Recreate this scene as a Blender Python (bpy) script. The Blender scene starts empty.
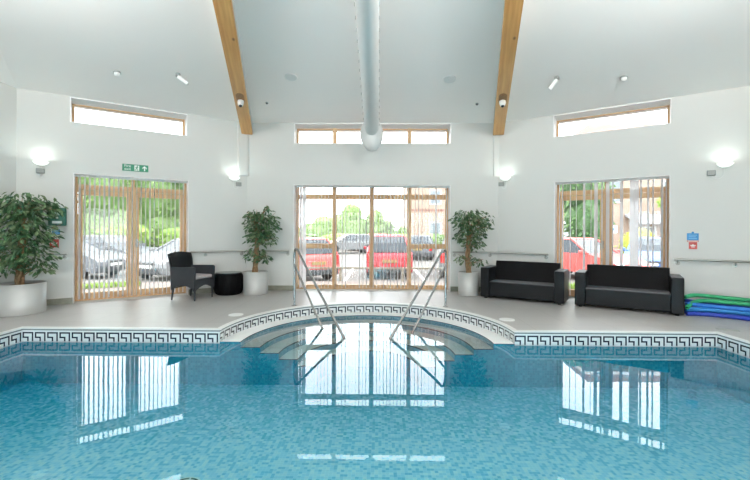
import bpy, bmesh, math, random
from mathutils import Vector, Matrix
from mathutils.geometry import tessellate_polygon
PI = math.pi
R = math.radians
SC = bpy.context.scene
COL = SC.collection
rnd = random.Random(7)

# ------------------------------------------------------------------ helpers
def link(o, parent=None):
    COL.objects.link(o)
    if parent is not None:
        o.parent = parent
    return o

def tag(o, label=None, cat=None, group=None, kind=None):
    if label: o['label'] = label
    if cat: o['category'] = cat
    if group: o['group'] = group
    if kind: o['kind'] = kind
    return o

def empty(name, loc=(0, 0, 0), rz=0.0, parent=None, **k):
    o = bpy.data.objects.new(name, None)
    o.empty_display_size = 0.1
    link(o, parent)
    o.location = loc
    o.rotation_euler = (0, 0, rz)
    tag(o, **k)
    return o

class MB:
    """collects shapes, build() links them as one mesh object"""
    def __init__(s):
        s.v = []; s.f = []; s.m = []; s.uv = []; s.sm = []
    def add(s, vs, fs, mat=0, smooth=False, uvs=None):
        b = len(s.v)
        s.v += [tuple(p) for p in vs]
        for i, f in enumerate(fs):
            s.f.append(tuple(b + k for k in f)); s.m.append(mat); s.sm.append(smooth)
            s.uv.append(uvs[i] if uvs else None)
        return s
    def box(s, x0, x1, y0, y1, z0, z1, mat=0, M=None):
        vs = [Vector((x, y, z)) for z in (z0, z1) for y in (y0, y1) for x in (x0, x1)]
        if M is not None: vs = [M @ p for p in vs]
        return s.add(vs, [(0, 2, 3, 1), (4, 5, 7, 6), (0, 1, 5, 4), (2, 6, 7, 3), (0, 4, 6, 2), (1, 3, 7, 5)], mat)
    def hull8(s, a, b, mat=0):
        """two quads a (bottom) and b (top), both counter-clockwise from above"""
        return s.add(list(a) + list(b), [(3, 2, 1, 0), (4, 5, 6, 7), (0, 1, 5, 4), (1, 2, 6, 5), (2, 3, 7, 6), (3, 0, 4, 7)], mat)
    def tube(s, pts, r, n=10, mat=0, caps=True, closed=False):
        pts = [Vector(p) for p in pts]
        rr = r if isinstance(r, (list, tuple)) else [r] * len(pts)
        rings = []
        up = None
        N = len(pts)
        for i, p in enumerate(pts):
            if closed: t = pts[(i + 1) % N] - pts[i - 1]
            else: t = pts[min(i + 1, N - 1)] - pts[max(i - 1, 0)]
            t.normalize()
            if up is None:
                up = Vector((0, 0, 1)) if abs(t.z) < 0.9 else Vector((1, 0, 0))
            a = t.cross(up)
            if a.length < 1e-4: a = t.cross(Vector((0, 1, 0)))
            a.normalize(); b = a.cross(t); b.normalize(); up = b
            rings.append([p + (a * math.cos(2 * PI * k / n) + b * math.sin(2 * PI * k / n)) * rr[i] for k in range(n)])
        vs = [q for g in rings for q in g]; fs = []
        for i in range(N if closed else N - 1):
            j = (i + 1) % N
            for k in range(n):
                l = (k + 1) % n
                fs.append((i * n + k, i * n + l, j * n + l, j * n + k))
        s.add(vs, fs, mat, True)
        if caps and not closed:
            s.add(rings[0], [tuple(range(n))], mat); s.add(rings[-1], [tuple(reversed(range(n)))], mat)
        return s
    def lathe(s, prof, n=24, c=(0, 0, 0), mat=0, smooth=True, M=None, a0=0.0, a1=2 * PI):
        full = abs(a1 - a0 - 2 * PI) < 1e-6
        m = n if full else n + 1
        vs = []
        for (r, z) in prof:
            for k in range(m):
                a = a0 + (a1 - a0) * k / n
                p = Vector((c[0] + r * math.cos(a), c[1] + r * math.sin(a), c[2] + z))
                vs.append(M @ p if M is not None else p)
        fs = []
        for i in range(len(prof) - 1):
            for k in range(n):
                l = (k + 1) % m
                fs.append((i * m + k, i * m + l, (i + 1) * m + l, (i + 1) * m + k))
        return s.add(vs, fs, mat, smooth)
    def cyl(s, c, r, h, n=20, mat=0, M=None, r2=None):
        r2 = r if r2 is None else r2
        s.lathe([(r, 0), (r2, h)], n, c, mat, True, M)
        for (q, z, rev) in ((r, 0, True), (r2, h, False)):
            ring = [Vector((c[0] + q * math.cos(2 * PI * k / n), c[1] + q * math.sin(2 * PI * k / n), c[2] + z)) for k in range(n)]
            if M is not None: ring = [M @ p for p in ring]
            s.add(ring, [tuple(reversed(range(n))) if rev else tuple(range(n))], mat)
        return s
    def prism(s, poly, y0, y1, mat=0, M=None, axis='y'):
        """polygon in (x,z) extruded along y"""
        n = len(poly)
        def P(a, b, y):
            p = Vector((a, y, b)) if axis == 'y' else Vector((a, b, y))
            return M @ p if M is not None else p
        vs = [P(a, b, y0) for a, b in poly] + [P(a, b, y1) for a, b in poly]
        s.add(vs, [(i, (i + 1) % n, n + (i + 1) % n, n + i) for i in range(n)], mat)
        tri = tessellate_polygon([[Vector((a, b, 0)) for a, b in poly]])
        s.add(vs[:n], [tuple(t) for t in tri], mat); s.add(vs[n:], [tuple(reversed(t)) for t in tri], mat)
        return s
    def build(s, name, mats, parent=None, bevel=0.0, seg=2, recalc=True, **k):
        me = bpy.data.meshes.new(name)
        me.from_pydata(s.v, [], s.f)
        mats = mats if isinstance(mats, (list, tuple)) else [mats]
        for m in mats: me.materials.append(m)
        for p, mi, sm in zip(me.polygons, s.m, s.sm):
            p.material_index = mi; p.use_smooth = sm
        if any(u is not None for u in s.uv):
            ul = me.uv_layers.new(name='UVMap')
            for p, u in zip(me.polygons, s.uv):
                if u is None: continue
                for li, c in zip(p.loop_indices, u): ul.data[li].uv = c
        if recalc:
            bm = bmesh.new(); bm.from_mesh(me)
            bmesh.ops.recalc_face_normals(bm, faces=bm.faces)
            bm.to_mesh(me); bm.free()
        me.update()
        o = bpy.data.objects.new(name, me)
        link(o, parent)
        if bevel:
            md = o.modifiers.new('bevel', 'BEVEL'); md.width = bevel; md.segments = seg; md.limit_method = 'ANGLE'; md.angle_limit = R(40)
            md.harden_normals = False
        tag(o, **k)
        return o

def copy_tree(o, parent=None):
    c = o.copy(); COL.objects.link(c)
    if parent is not None: c.parent = parent
    for ch in list(o.children): copy_tree(ch, c)
    return c

def bez(pts, n=12):
    """smooth Catmull-Rom path through pts"""
    P = [Vector(p) for p in pts]; out = []
    for i in range(len(P) - 1):
        a = P[i - 1] if i else P[i] * 2 - P[i + 1]; b = P[i]; c = P[i + 1]; d = P[i + 2] if i + 2 < len(P) else P[i + 1] * 2 - P[i]
        for k in range(n):
            t = k / n
            out.append(0.5 * ((2 * b) + (c - a) * t + (2 * a - 5 * b + 4 * c - d) * t * t + (3 * b - a - 3 * c + d) * t ** 3))
    out.append(P[-1])
    return out

# ------------------------------------------------------------------ materials
def mat(name, col, rough=0.5, metal=0.0, spec=0.5, noise=None, bump=None, coat=0.0, coords='Object'):
    m = bpy.data.materials.new(name); m.use_nodes = True
    nt = m.node_tree; b = nt.nodes['Principled BSDF']
    b.inputs['Base Color'].default_value = (*col, 1); b.inputs['Roughness'].default_value = rough
    b.inputs['Metallic'].default_value = metal; b.inputs['Specular IOR Level'].default_value = spec
    if coat: b.inputs['Coat Weight'].default_value = coat
    tc = nt.nodes.new('ShaderNodeTexCoord')
    if noise:
        sc, col2, lo, hi = noise
        n = nt.nodes.new('ShaderNodeTexNoise'); n.inputs['Scale'].default_value = sc; n.inputs['Detail'].default_value = 4
        rp = nt.nodes.new('ShaderNodeValToRGB')
        rp.color_ramp.elements[0].position = lo; rp.color_ramp.elements[0].color = (*col, 1)
        rp.color_ramp.elements[1].position = hi; rp.color_ramp.elements[1].color = (*col2, 1)
        nt.links.new(tc.outputs[coords], n.inputs['Vector']); nt.links.new(n.outputs['Fac'], rp.inputs['Fac'])
        nt.links.new(rp.outputs['Color'], b.inputs['Base Color'])
    if bump:
        sc, st = bump
        n = nt.nodes.new('ShaderNodeTexNoise'); n.inputs['Scale'].default_value = sc; n.inputs['Detail'].default_value = 3
        bp = nt.nodes.new('ShaderNodeBump'); bp.inputs['Strength'].default_value = st; bp.inputs['Distance'].default_value = 0.01
        nt.links.new(tc.outputs[coords], n.inputs['Vector']); nt.links.new(n.outputs['Fac'], bp.inputs['Height']); nt.links.new(bp.outputs['Normal'], b.inputs['Normal'])
    return m

def emis(name, col, st):
    m = mat(name, col, 0.4)
    b = m.node_tree.nodes['Principled BSDF']
    b.inputs['Emission Color'].default_value = (*col, 1); b.inputs['Emission Strength'].default_value = st
    return m

def glass_mat(name, tint=(0.97, 0.985, 0.98), ior=1.45):
    m = bpy.data.materials.new(name); m.use_nodes = True; nt = m.node_tree; nt.nodes.clear()
    out = nt.nodes.new('ShaderNodeOutputMaterial'); mx = nt.nodes.new('ShaderNodeMixShader')
    t = nt.nodes.new('ShaderNodeBsdfTransparent'); g = nt.nodes.new('ShaderNodeBsdfGlossy'); fr = nt.nodes.new('ShaderNodeFresnel')
    t.inputs['Color'].default_value = (*tint, 1); g.inputs['Roughness'].default_value = 0.0; fr.inputs['IOR'].default_value = ior
    nt.links.new(fr.outputs[0], mx.inputs[0]); nt.links.new(t.outputs[0], mx.inputs[1]); nt.links.new(g.outputs[0], mx.inputs[2]); nt.links.new(mx.outputs[0], out.inputs[0])
    return m

def wood_mat(name, c1, c2, scale=3.0, stretch=(1, 1, 14), rough=0.45, knots=False):
    m = mat(name, c1, rough); nt = m.node_tree; b = nt.nodes['Principled BSDF']
    tc = nt.nodes.new('ShaderNodeTexCoord'); mp = nt.nodes.new('ShaderNodeMapping'); mp.inputs['Scale'].default_value = stretch
    n = nt.nodes.new('ShaderNodeTexNoise'); n.inputs['Scale'].default_value = scale; n.inputs['Detail'].default_value = 5
    rp = nt.nodes.new('ShaderNodeValToRGB'); rp.color_ramp.elements[0].position = 0.3; rp.color_ramp.elements[1].position = 0.7
    rp.color_ramp.elements[0].color = (*c1, 1); rp.color_ramp.elements[1].color = (*c2, 1)
    nt.links.new(tc.outputs['Object'], mp.inputs['Vector']); nt.links.new(mp.outputs[0], n.inputs['Vector']); nt.links.new(n.outputs['Fac'], rp.inputs['Fac'])
    last = rp.outputs['Color']
    if knots:
        v = nt.nodes.new('ShaderNodeTexVoronoi'); v.inputs['Scale'].default_value = 2.2
        mp2 = nt.nodes.new('ShaderNodeMapping'); mp2.inputs['Scale'].default_value = (1.0, 0.6, 1.0)
        nt.links.new(tc.outputs['Object'], mp2.inputs['Vector']); nt.links.new(mp2.outputs[0], v.inputs['Vector'])
        r2 = nt.nodes.new('ShaderNodeValToRGB'); r2.color_ramp.elements[0].position = 0.04; r2.color_ramp.elements[1].position = 0.075
        mx = nt.nodes.new('ShaderNodeMix'); mx.data_type = 'RGBA'
        mx.inputs['A'].default_value = (0.16, 0.065, 0.02, 1)
        nt.links.new(v.outputs['Distance'], r2.inputs['Fac']); nt.links.new(r2.outputs['Color'], mx.inputs['Factor'])
        nt.links.new(last, mx.inputs['B']); last = mx.outputs['Result']
    nt.links.new(last, b.inputs['Base Color'])
    return m

def tile_uv_mat(name, cols, size, grout=(0.8, 0.85, 0.85), gw=0.06, rough=0.25, far_shade=None):
    """square mosaic: every tile takes one of the colours, from UVs in metres"""
    m = mat(name, cols[0][1], rough); nt = m.node_tree; b = nt.nodes['Principled BSDF']; L = nt.links.new
    uv = nt.nodes.new('ShaderNodeUVMap'); uv.uv_map = 'UVMap'
    sc = nt.nodes.new('ShaderNodeVectorMath'); sc.operation = 'SCALE'; sc.inputs['Scale'].default_value = 1.0 / size
    fl = nt.nodes.new('ShaderNodeVectorMath'); fl.operation = 'FLOOR'; fr = nt.nodes.new('ShaderNodeVectorMath'); fr.operation = 'FRACTION'
    wn = nt.nodes.new('ShaderNodeTexWhiteNoise'); wn.noise_dimensions = '2D'
    rp = nt.nodes.new('ShaderNodeValToRGB'); rp.color_ramp.interpolation = 'CONSTANT'
    el = rp.color_ramp.elements
    while len(el) < len(cols): el.new(0.5)
    for e, (p, c) in zip(el, cols): e.position = p; e.color = (*c, 1)
    L(uv.outputs[0], sc.inputs[0]); L(sc.outputs[0], fl.inputs[0]); L(sc.outputs[0], fr.inputs[0]); L(fl.outputs[0], wn.inputs['Vector']); L(wn.outputs['Value'], rp.inputs['Fac'])
    if far_shade:      # dimmer far water painted into the tiles: pale near, deep blue beyond
        mr = nt.nodes.new('ShaderNodeMapRange'); mr.interpolation_type = 'SMOOTHSTEP'; mr.inputs['From Min'].default_value = far_shade[0]; mr.inputs['From Max'].default_value = far_shade[1]; mr.inputs['To Max'].default_value = 0.48
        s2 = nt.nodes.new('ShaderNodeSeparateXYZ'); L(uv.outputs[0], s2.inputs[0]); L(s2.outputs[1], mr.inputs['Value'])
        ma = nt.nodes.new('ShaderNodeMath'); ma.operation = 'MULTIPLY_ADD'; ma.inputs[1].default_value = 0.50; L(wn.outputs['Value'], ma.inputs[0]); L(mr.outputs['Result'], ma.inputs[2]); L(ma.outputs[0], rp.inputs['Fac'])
    sp = nt.nodes.new('ShaderNodeSeparateXYZ'); L(fr.outputs[0], sp.inputs[0])
    def edge(sock):
        a = nt.nodes.new('ShaderNodeMath'); a.operation = 'SUBTRACT'; a.inputs[1].default_value = 0.5; L(sock, a.inputs[0])
        c = nt.nodes.new('ShaderNodeMath'); c.operation = 'ABSOLUTE'; L(a.outputs[0], c.inputs[0]); return c.outputs[0]
    mxm = nt.nodes.new('ShaderNodeMath'); mxm.operation = 'MAXIMUM'; L(edge(sp.outputs[0]), mxm.inputs[0]); L(edge(sp.outputs[1]), mxm.inputs[1])
    gt = nt.nodes.new('ShaderNodeMath'); gt.operation = 'GREATER_THAN'; gt.inputs[1].default_value = 0.5 - gw; L(mxm.outputs[0], gt.inputs[0])
    mx = nt.nodes.new('ShaderNodeMix'); mx.data_type = 'RGBA'; mx.inputs['B'].default_value = (*(grout or (0, 0, 0)), 1)
    if grout is None:
        hs = nt.nodes.new('ShaderNodeHueSaturation'); hs.inputs['Value'].default_value = 1.08; hs.inputs['Saturation'].default_value = .85; L(rp.outputs['Color'], hs.inputs['Color']); L(hs.outputs[0], mx.inputs['B'])
    L(gt.outputs[0], mx.inputs['Factor']); L(rp.outputs['Color'], mx.inputs['A']); L(mx.outputs['Result'], b.inputs['Base Color'])
    return m

def brick_mat(name, c1, c2, mortar, scale, rough=0.6, w=0.5, h=0.25, ms=0.02, coords='Object', offset=0.5):
    m = mat(name, c1, rough); nt = m.node_tree; b = nt.nodes['Principled BSDF']
    tc = nt.nodes.new('ShaderNodeTexCoord'); br = nt.nodes.new('ShaderNodeTexBrick')
    br.inputs['Color1'].default_value = (*c1, 1); br.inputs['Color2'].default_value = (*c2, 1); br.inputs['Mortar'].default_value = (*mortar, 1)
    br.inputs['Scale'].default_value = scale; br.inputs['Mortar Size'].default_value = ms; br.inputs['Brick Width'].default_value = w; br.inputs['Row Height'].default_value = h
    br.offset = offset
    nt.links.new(tc.outputs[coords], br.inputs['Vector']); nt.links.new(br.outputs['Color'], b.inputs['Base Color'])
    return m

def weave_mat(name, c1, c2, sx=90, sz=60, strength=0.6, rough=0.5, spec=.22):
    m = mat(name, c1, rough, spec=spec); nt = m.node_tree; b = nt.nodes['Principled BSDF']; L = nt.links.new
    tc = nt.nodes.new('ShaderNodeTexCoord')
    def wave(dirn, sc):
        w = nt.nodes.new('ShaderNodeTexWave'); w.bands_direction = dirn; w.inputs['Scale'].default_value = sc; w.inputs['Distortion'].default_value = 0.6
        L(tc.outputs['Object'], w.inputs['Vector']); return w.outputs['Fac']
    a = nt.nodes.new('ShaderNodeMath'); a.operation = 'MULTIPLY'; L(wave('DIAGONAL', sx / 6.0), a.inputs[0]); L(wave('Z', sz / 3.0), a.inputs[1])
    rp = nt.nodes.new('ShaderNodeValToRGB'); rp.color_ramp.elements[0].color = (*c1, 1); rp.color_ramp.elements[1].color = (*c2, 1)
    bp = nt.nodes.new('ShaderNodeBump'); bp.inputs['Strength'].default_value = strength; bp.inputs['Distance'].default_value = 0.004
    L(a.outputs[0], rp.inputs['Fac']); L(rp.outputs['Color'], b.inputs['Base Color']); L(a.outputs[0], bp.inputs['Height']); L(bp.outputs['Normal'], b.inputs['Normal'])
    return m

def leaf_mat(name, c1, c2, c3, scale=5.0, rough=0.4, trans=0.25):
    m = mat(name, c1, rough); nt = m.node_tree; b = nt.nodes['Principled BSDF']; L = nt.links.new
    g = nt.nodes.new('ShaderNodeNewGeometry')
    rp = nt.nodes.new('ShaderNodeValToRGB'); el = rp.color_ramp.elements; el.new(0.5)
    for e, c, p in zip(el, (c1, c2, c3), (0.0, 0.55, 1.0)): e.color = (*c, 1); e.position = p
    L(g.outputs['Random Per Island'], rp.inputs['Fac']); L(rp.outputs['Color'], b.inputs['Base Color'])
    out = nt.nodes['Material Output']
    tr = nt.nodes.new('ShaderNodeBsdfTranslucent'); L(rp.outputs['Color'], tr.inputs['Color'])
    mx = nt.nodes.new('ShaderNodeMixShader'); mx.inputs[0].default_value = trans
    L(b.outputs[0], mx.inputs[1]); L(tr.outputs[0], mx.inputs[2]); L(mx.outputs[0], out.inputs['Surface'])
    return m

M = {}
M['wall'] = mat('wall_paint', (0.68, 0.69, 0.67), 0.75, spec=0.2, bump=(60, 0.03))
M['ceil'] = mat('ceiling_paint', (0.93, 0.915, 0.89), 0.8, spec=0.2)
M['white'] = mat('white_gloss', (0.86, 0.87, 0.86), 0.35)
M['skirt'] = mat('olive_tile_skirting', (0.21, 0.21, 0.165), 0.4, noise=(9, (0.26, 0.26, 0.21), 0.4, 0.7))
M['oak'] = wood_mat('oak_frame', (0.60, 0.37, 0.19), (0.68, 0.46, 0.26), 4.0, (6, 6, 0.8))
M['glulam'] = wood_mat('glulam_timber', (0.50, 0.235, 0.068), (0.66, 0.355, 0.125), 2.2, (9, 0.5, 9), knots=True)
M['niche'] = wood_mat('cut_timber', (0.22, 0.09, 0.02), (0.33, 0.15, 0.035), 6, (4, 4, 4))
M['glass'] = glass_mat('window_glass')
M['steel'] = mat('brushed_steel', (0.42, 0.43, 0.43), 0.25, 1.0, bump=(120, 0.02))
M['dsteel'] = mat('satin_steel_rail', (0.42, 0.42, 0.39), 0.35, 1.0)
M['pot'] = mat('pot_satin_metal', (0.46, 0.47, 0.465), 0.42, 0.2, noise=(3, (0.52, 0.53, 0.52), 0.3, 0.7))
M['soil'] = mat('bark_soil', (0.09, 0.06, 0.035), 0.95, noise=(40, (0.17, 0.11, 0.07), 0.4, 0.6), bump=(50, 1.0))
M['bark'] = mat('fig_bark', (0.20, 0.115, 0.055), 0.8, noise=(30, (0.34, 0.22, 0.12), 0.4, 0.65), bump=(40, 0.5))
M['leaf'] = leaf_mat('fig_leaves', (0.026, 0.080, 0.032), (0.06, 0.145, 0.055), (0.23, 0.31, 0.17), trans=0.2)
M['rattan'] = weave_mat('black_rattan', (0.001, 0.001, 0.0015), (0.004, 0.004, 0.005), rough=0.6, spec=.12)
M['rattan2'] = weave_mat('charcoal_rattan', (0.004, 0.005, 0.006), (0.013, 0.015, 0.018), rough=0.36, spec=.16)
M['wicker'] = weave_mat('charcoal_wicker', (0.022, 0.025, 0.029), (0.07, 0.076, 0.085), rough=0.5)
M['lit_top'] = mat('slate_grey_lit_top', (0.085, 0.09, 0.10), 0.5, bump=(120, .2))  # paler grey that paints overhead light onto the sofa tops
M['cushion'] = mat('grey_seat_cushion', (0.40, 0.36, 0.37), 0.9, bump=(80, 0.2))
M['tglass'] = mat('dark_glass_top', (0.03, 0.04, 0.04), 0.05)
M['slat'] = None
M['coping'] = mat('white_coping_tile', (0.80, 0.81, 0.79), 0.35)
M['plastic'] = mat('white_plastic', (0.82, 0.83, 0.82), 0.4)
M['greyp'] = mat('grey_plastic', (0.30, 0.32, 0.31), 0.5)
M['hook'] = mat('pale_grey_hook', (0.50, 0.51, 0.50), 0.5)
M['reveal'] = mat('white_reveal_gloss', (0.92, 0.92, 0.92), 0.4)
M['dark'] = mat('dark_lens', (0.01, 0.012, 0.015), 0.15)
M['fabric'] = mat('white_duct_fabric', (0.72, 0.735, 0.725), 0.85, bump=(14, 0.15))
M['green'] = mat('sign_green', (0.005, 0.20, 0.105), 0.4)
M['aed'] = mat('aed_green', (0.008, 0.115, 0.075), 0.4)
M['signw'] = mat('sign_white', (0.85, 0.88, 0.86), 0.5)
M['signb'] = mat('sign_blue', (0.01, 0.20, 0.47), 0.4)
M['signr'] = mat('sign_red', (0.46, 0.045, 0.03), 0.4)
M['lampg'] = emis('lamp_bowl', (0.92, 1.0, 0.93), .9)
M['downl'] = mat('flush_grille', (0.72, 0.75, 0.74), 0.6)
M['mosaic'] = tile_uv_mat('blue_pool_mosaic', [(0.0, (0.74, 0.89, 0.96)), (0.12, (0.62, 0.83, 0.94)), (0.28, (0.46, 0.75, 0.91)), (0.46, (0.25, 0.60, 0.80)), (0.66, (0.11, 0.50, 0.68)), (0.86, (0.06, 0.44, 0.58))], 0.034, None, 0.07, far_shade=(3.0, 5.7))
M['deepmosaic'] = tile_uv_mat('deep_blue_mosaic', [(0.0, (0.02, 0.40, 0.51)), (0.4, (0.015, 0.33, 0.45)), (0.75, (0.04, 0.46, 0.55))], 0.034, (0.04, 0.43, 0.52), 0.05)
M['risermosaic'] = tile_uv_mat('pale_blue_riser_mosaic', [(0.0, (0.32, 0.66, 0.80)), (0.4, (0.24, 0.58, 0.75)), (0.75, (0.40, 0.72, 0.84))], 0.040, (0.36, 0.68, 0.80), 0.05)
M['wallmosaic'] = tile_uv_mat('depth_shaded_wall_mosaic', [(0.0, (0.04, 0.46, 0.57)), (0.4, (0.03, 0.40, 0.52)), (0.75, (0.07, 0.53, 0.63))], 0.034, (0.08, 0.50, 0.60), 0.05)  # darker tile colour stands in for shade of the deep water
M['tread'] = mat('white_step_tile', (0.90, 0.91, 0.90), 0.35)
M['nosing'] = mat('dark_step_nosing', (0.03, 0.06, 0.09), 0.4)

def slat_material():
    m = mat('blind_fabric', (0.92, 0.92, 0.93), 0.8); nt = m.node_tree; b = nt.nodes['Principled BSDF']
    tr = nt.nodes.new('ShaderNodeBsdfTranslucent'); tr.inputs['Color'].default_value = (0.93, 0.93, 0.94, 1)
    mx = nt.nodes.new('ShaderNodeMixShader'); mx.inputs[0].default_value = 0.6
    nt.links.new(b.outputs[0], mx.inputs[1]); nt.links.new(tr.outputs[0], mx.inputs[2]); nt.links.new(mx.outputs[0], nt.nodes['Material Output'].inputs['Surface'])
    return m
M['slat'] = slat_material()

def key_tile(name, col, gcol):
    """one small mosaic tile per face (UV 0..1) with its grout line"""
    m = mat(name, col, 0.25); nt = m.node_tree; b = nt.nodes['Principled BSDF']; L = nt.links.new
    uv = nt.nodes.new('ShaderNodeUVMap'); uv.uv_map = 'UVMap'; sp = nt.nodes.new('ShaderNodeSeparateXYZ'); L(uv.outputs[0], sp.inputs[0])
    res = []
    for k in (0, 1):
        a = nt.nodes.new('ShaderNodeMath'); a.operation = 'SUBTRACT'; a.inputs[1].default_value = 0.5; L(sp.outputs[k], a.inputs[0])
        c = nt.nodes.new('ShaderNodeMath'); c.operation = 'ABSOLUTE'; L(a.outputs[0], c.inputs[0]); res.append(c.outputs[0])
    mm = nt.nodes.new('ShaderNodeMath'); mm.operation = 'MAXIMUM'; L(res[0], mm.inputs[0]); L(res[1], mm.inputs[1])
    g = nt.nodes.new('ShaderNodeMath'); g.operation = 'GREATER_THAN'; g.inputs[1].default_value = 0.44; L(mm.outputs[0], g.inputs[0])
    mx = nt.nodes.new('ShaderNodeMix'); mx.data_type = 'RGBA'; mx.inputs['A'].default_value = (*col, 1); mx.inputs['B'].default_value = (*gcol, 1)
    L(g.outputs[0], mx.inputs['Factor']); L(mx.outputs['Result'], b.inputs['Base Color'])
    return m
M['keyw'] = key_tile('white_key_tile', (0.72, 0.76, 0.76), (0.60, 0.64, 0.64))
M['keyd'] = key_tile('navy_key_tile', (0.008, 0.015, 0.036), (0.02, 0.028, 0.045))
M['keyg'] = key_tile('grey_key_tile', (0.16, 0.19, 0.20), (0.25, 0.28, 0.28))

# ------------------------------------------------------------------ room numbers (metres)
D, W2, TH, ZE = 9.242, 2.898, 0.5932, 3.881
CT, ST = math.cos(TH), math.sin(TH)
SL, SR = 4.03, 4.29                          # lengths of the two angled walls
EL = Vector((-W2 - SL * CT, D - SL * ST, 0)); ER = Vector((W2 + SR * CT, D - SR * ST, 0))
YR = -6.0                                    # rear wall
ZCB, ZG = 3.405, 2.45
S1, S2 = 1.236, 3.225                        # glazing of the angled walls, measured from the back corners
GC = 1.815
YP, WP, RP, ZW, ZF, YN = 5.609, 4.873, 2.07, -0.192, -0.78, 1.2     # pool
APEX = Vector((0, -2.7, ZE + 0.2217 * (D + 2.7)))
FB = dict(loc=(0, D, 0), rz=0.0)
FL = dict(loc=(-W2, D, 0), rz=TH)
FR = dict(loc=(W2, D, 0), rz=-TH)
def fl(x, y=0, z=0): return Vector((-W2 + x * CT - y * ST, D + x * ST + y * CT, z))
def fr(x, y=0, z=0): return Vector((W2 + x * CT + y * ST, D - x * ST + y * CT, z))
def fb(x, y=0, z=0): return Vector((x, D + y, z))

# ------------------------------------------------------------------ setting: walls
def wall(name, loc, rz, x0, x1, z0, z1, ops, t=0.40):
    root = MB()
    xs = sorted(set([x0, x1] + [v for o in ops for v in o[:2]])); zs = sorted(set([z0, z1] + [v for o in ops for v in o[2:]]))
    inside = lambda x, z: any(o[0] < x < o[1] and o[2] < z < o[3] for o in ops)
    for y in (0, t):
        for i in range(len(xs) - 1):
            for j in range(len(zs) - 1):
                if inside((xs[i] + xs[i + 1]) / 2, (zs[j] + zs[j + 1]) / 2): continue
                q = [(xs[i], y, zs[j]), (xs[i + 1], y, zs[j]), (xs[i + 1], y, zs[j + 1]), (xs[i], y, zs[j + 1])]
                root.add(q, [(0, 1, 2, 3) if y == 0 else (3, 2, 1, 0)])
    for (a, b, c, d) in ops:
        root.add([(a, 0, c), (a, t, c), (a, t, d), (a, 0, d)], [(3, 2, 1, 0)])
        root.add([(b, 0, c), (b, t, c), (b, t, d), (b, 0, d)], [(0, 1, 2, 3)])
        root.add([(a, 0, d), (a, t, d), (b, t, d), (b, 0, d)], [(3, 2, 1, 0)])
        root.add([(a, 0, c), (a, t, c), (b, t, c), (b, 0, c)], [(0, 1, 2, 3)])
    for (a, rev) in ((x0, 0), (x1, 1)):
        q = [(a, 0, z0), (a, t, z0), (a, t, z1), (a, 0, z1)]
        root.add(q, [(3, 2, 1, 0) if not rev else (0, 1, 2, 3)])
    root.add([(x0, 0, z1), (x1, 0, z1), (x1, t, z1), (x0, t, z1)], [(0, 1, 2, 3)])
    o = root.build(name, M['wall'], recalc=False, kind='structure')
    o.location = loc; o.rotation_euler = (0, 0, rz)
    return o

CT0 = ZE - 0.012
wall('wall_back', **FB, x0=-W2, x1=W2, z0=-0.1, z1=ZE, ops=[(-GC, GC, ZCB, CT0), (-GC, GC, 0, ZG)])
wall('wall_left', **FL, x0=-SL, x1=0, z0=-0.1, z1=ZE, ops=[(-S2 - .055, -S1 - .04, ZCB, CT0), (-S2, -S1, 0, ZG)])
wall('wall_right', **FR, x0=0, x1=SR, z0=-0.1, z1=ZE, ops=[(S1 - .055, S2 - .02, ZCB, CT0), (S1 - .035, S2 - .03, 0, ZG)])
# side walls run straight towards the viewer; unseen glazing added further back for daylight
LL = EL.y - YR; LRt = ER.y - YR
wall('wall_side_left', (EL.x, YR, 0), PI / 2, 0, LL, -0.1, ZE, [(1.0, 7.2, 0.9, 2.7)])
wall('wall_side_right', (ER.x, ER.y, 0), -PI / 2, 0, LRt, -0.1, ZE, [(LRt - 7.2, LRt - 1.0, 0.9, 2.7)])
RW = ER.x - EL.x
wall('wall_rear', (ER.x, YR, 0), PI, 0, RW, -0.1, ZE, [(0.8, RW - 0.8, 0.05, 2.6)])

# ceiling: facets rising from every wall to one apex behind the viewer
def ceiling():
    ring = [Vector((EL.x, YR, ZE)), Vector((EL.x, EL.y, ZE)), Vector((-W2, D, ZE)), Vector((W2, D, ZE)), Vector((ER.x, ER.y, ZE)), Vector((ER.x, YR, ZE))]
    ring = [APEX + (p - APEX) * 1.038 for p in ring]
    b = MB(); n = len(ring)
    for i in range(n):
        b.add([ring[i], ring[(i + 1) % n], APEX], [(2, 1, 0)])
        up = Vector((0, 0, 0.2))
        b.add([ring[i] + up, ring[(i + 1) % n] + up, APEX + up], [(0, 1, 2)])
        b.add([ring[i], ring[(i + 1) % n], ring[(i + 1) % n] + up, ring[i] + up], [(0, 1, 2, 3)])
    return b.build('ceiling', M['ceil'], recalc=False, kind='structure')
ceiling()

# floor with the pool cut out
ARC = [(RP * -math.cos(PI * k / 64), YP + RP * 1.025 * math.sin(PI * k / 64)) for k in range(65)]
PERIM = [(-WP, YN), (-WP, YP)] + ARC + [(WP, YP), (WP, YN)]      # left near -> far -> right near
def floor():
    outer = [(EL.x - 0.01, YR - .01), (EL.x - .01, EL.y), (-W2, D + .01), (W2, D + .01), (ER.x + .01, ER.y), (ER.x + .01, YR - .01)]
    polys = [[Vector((x, y, 0)) for x, y in outer], [Vector((x, y, 0)) for x, y in PERIM]]
    flat = [p for g in polys for p in g]
    tri = tessellate_polygon(polys)
    b = MB(); b.add(flat, [tuple(t) for t in tri])
    m = brick_mat('pale_deck_tile', (0.42, 0.412, 0.403), (0.445, 0.437, 0.428), (0.37, 0.363, 0.355), 1.0, 0.38, 0.6, 0.6, 0.006, offset=0.0)
    nt = m.node_tree; bs = nt.nodes['Principled BSDF']
    o = b.build('floor', m, recalc=False, kind='structure')
    if o.data.polygons[0].normal.z < 0: o.data.flip_normals()
    return o
floor()

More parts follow.
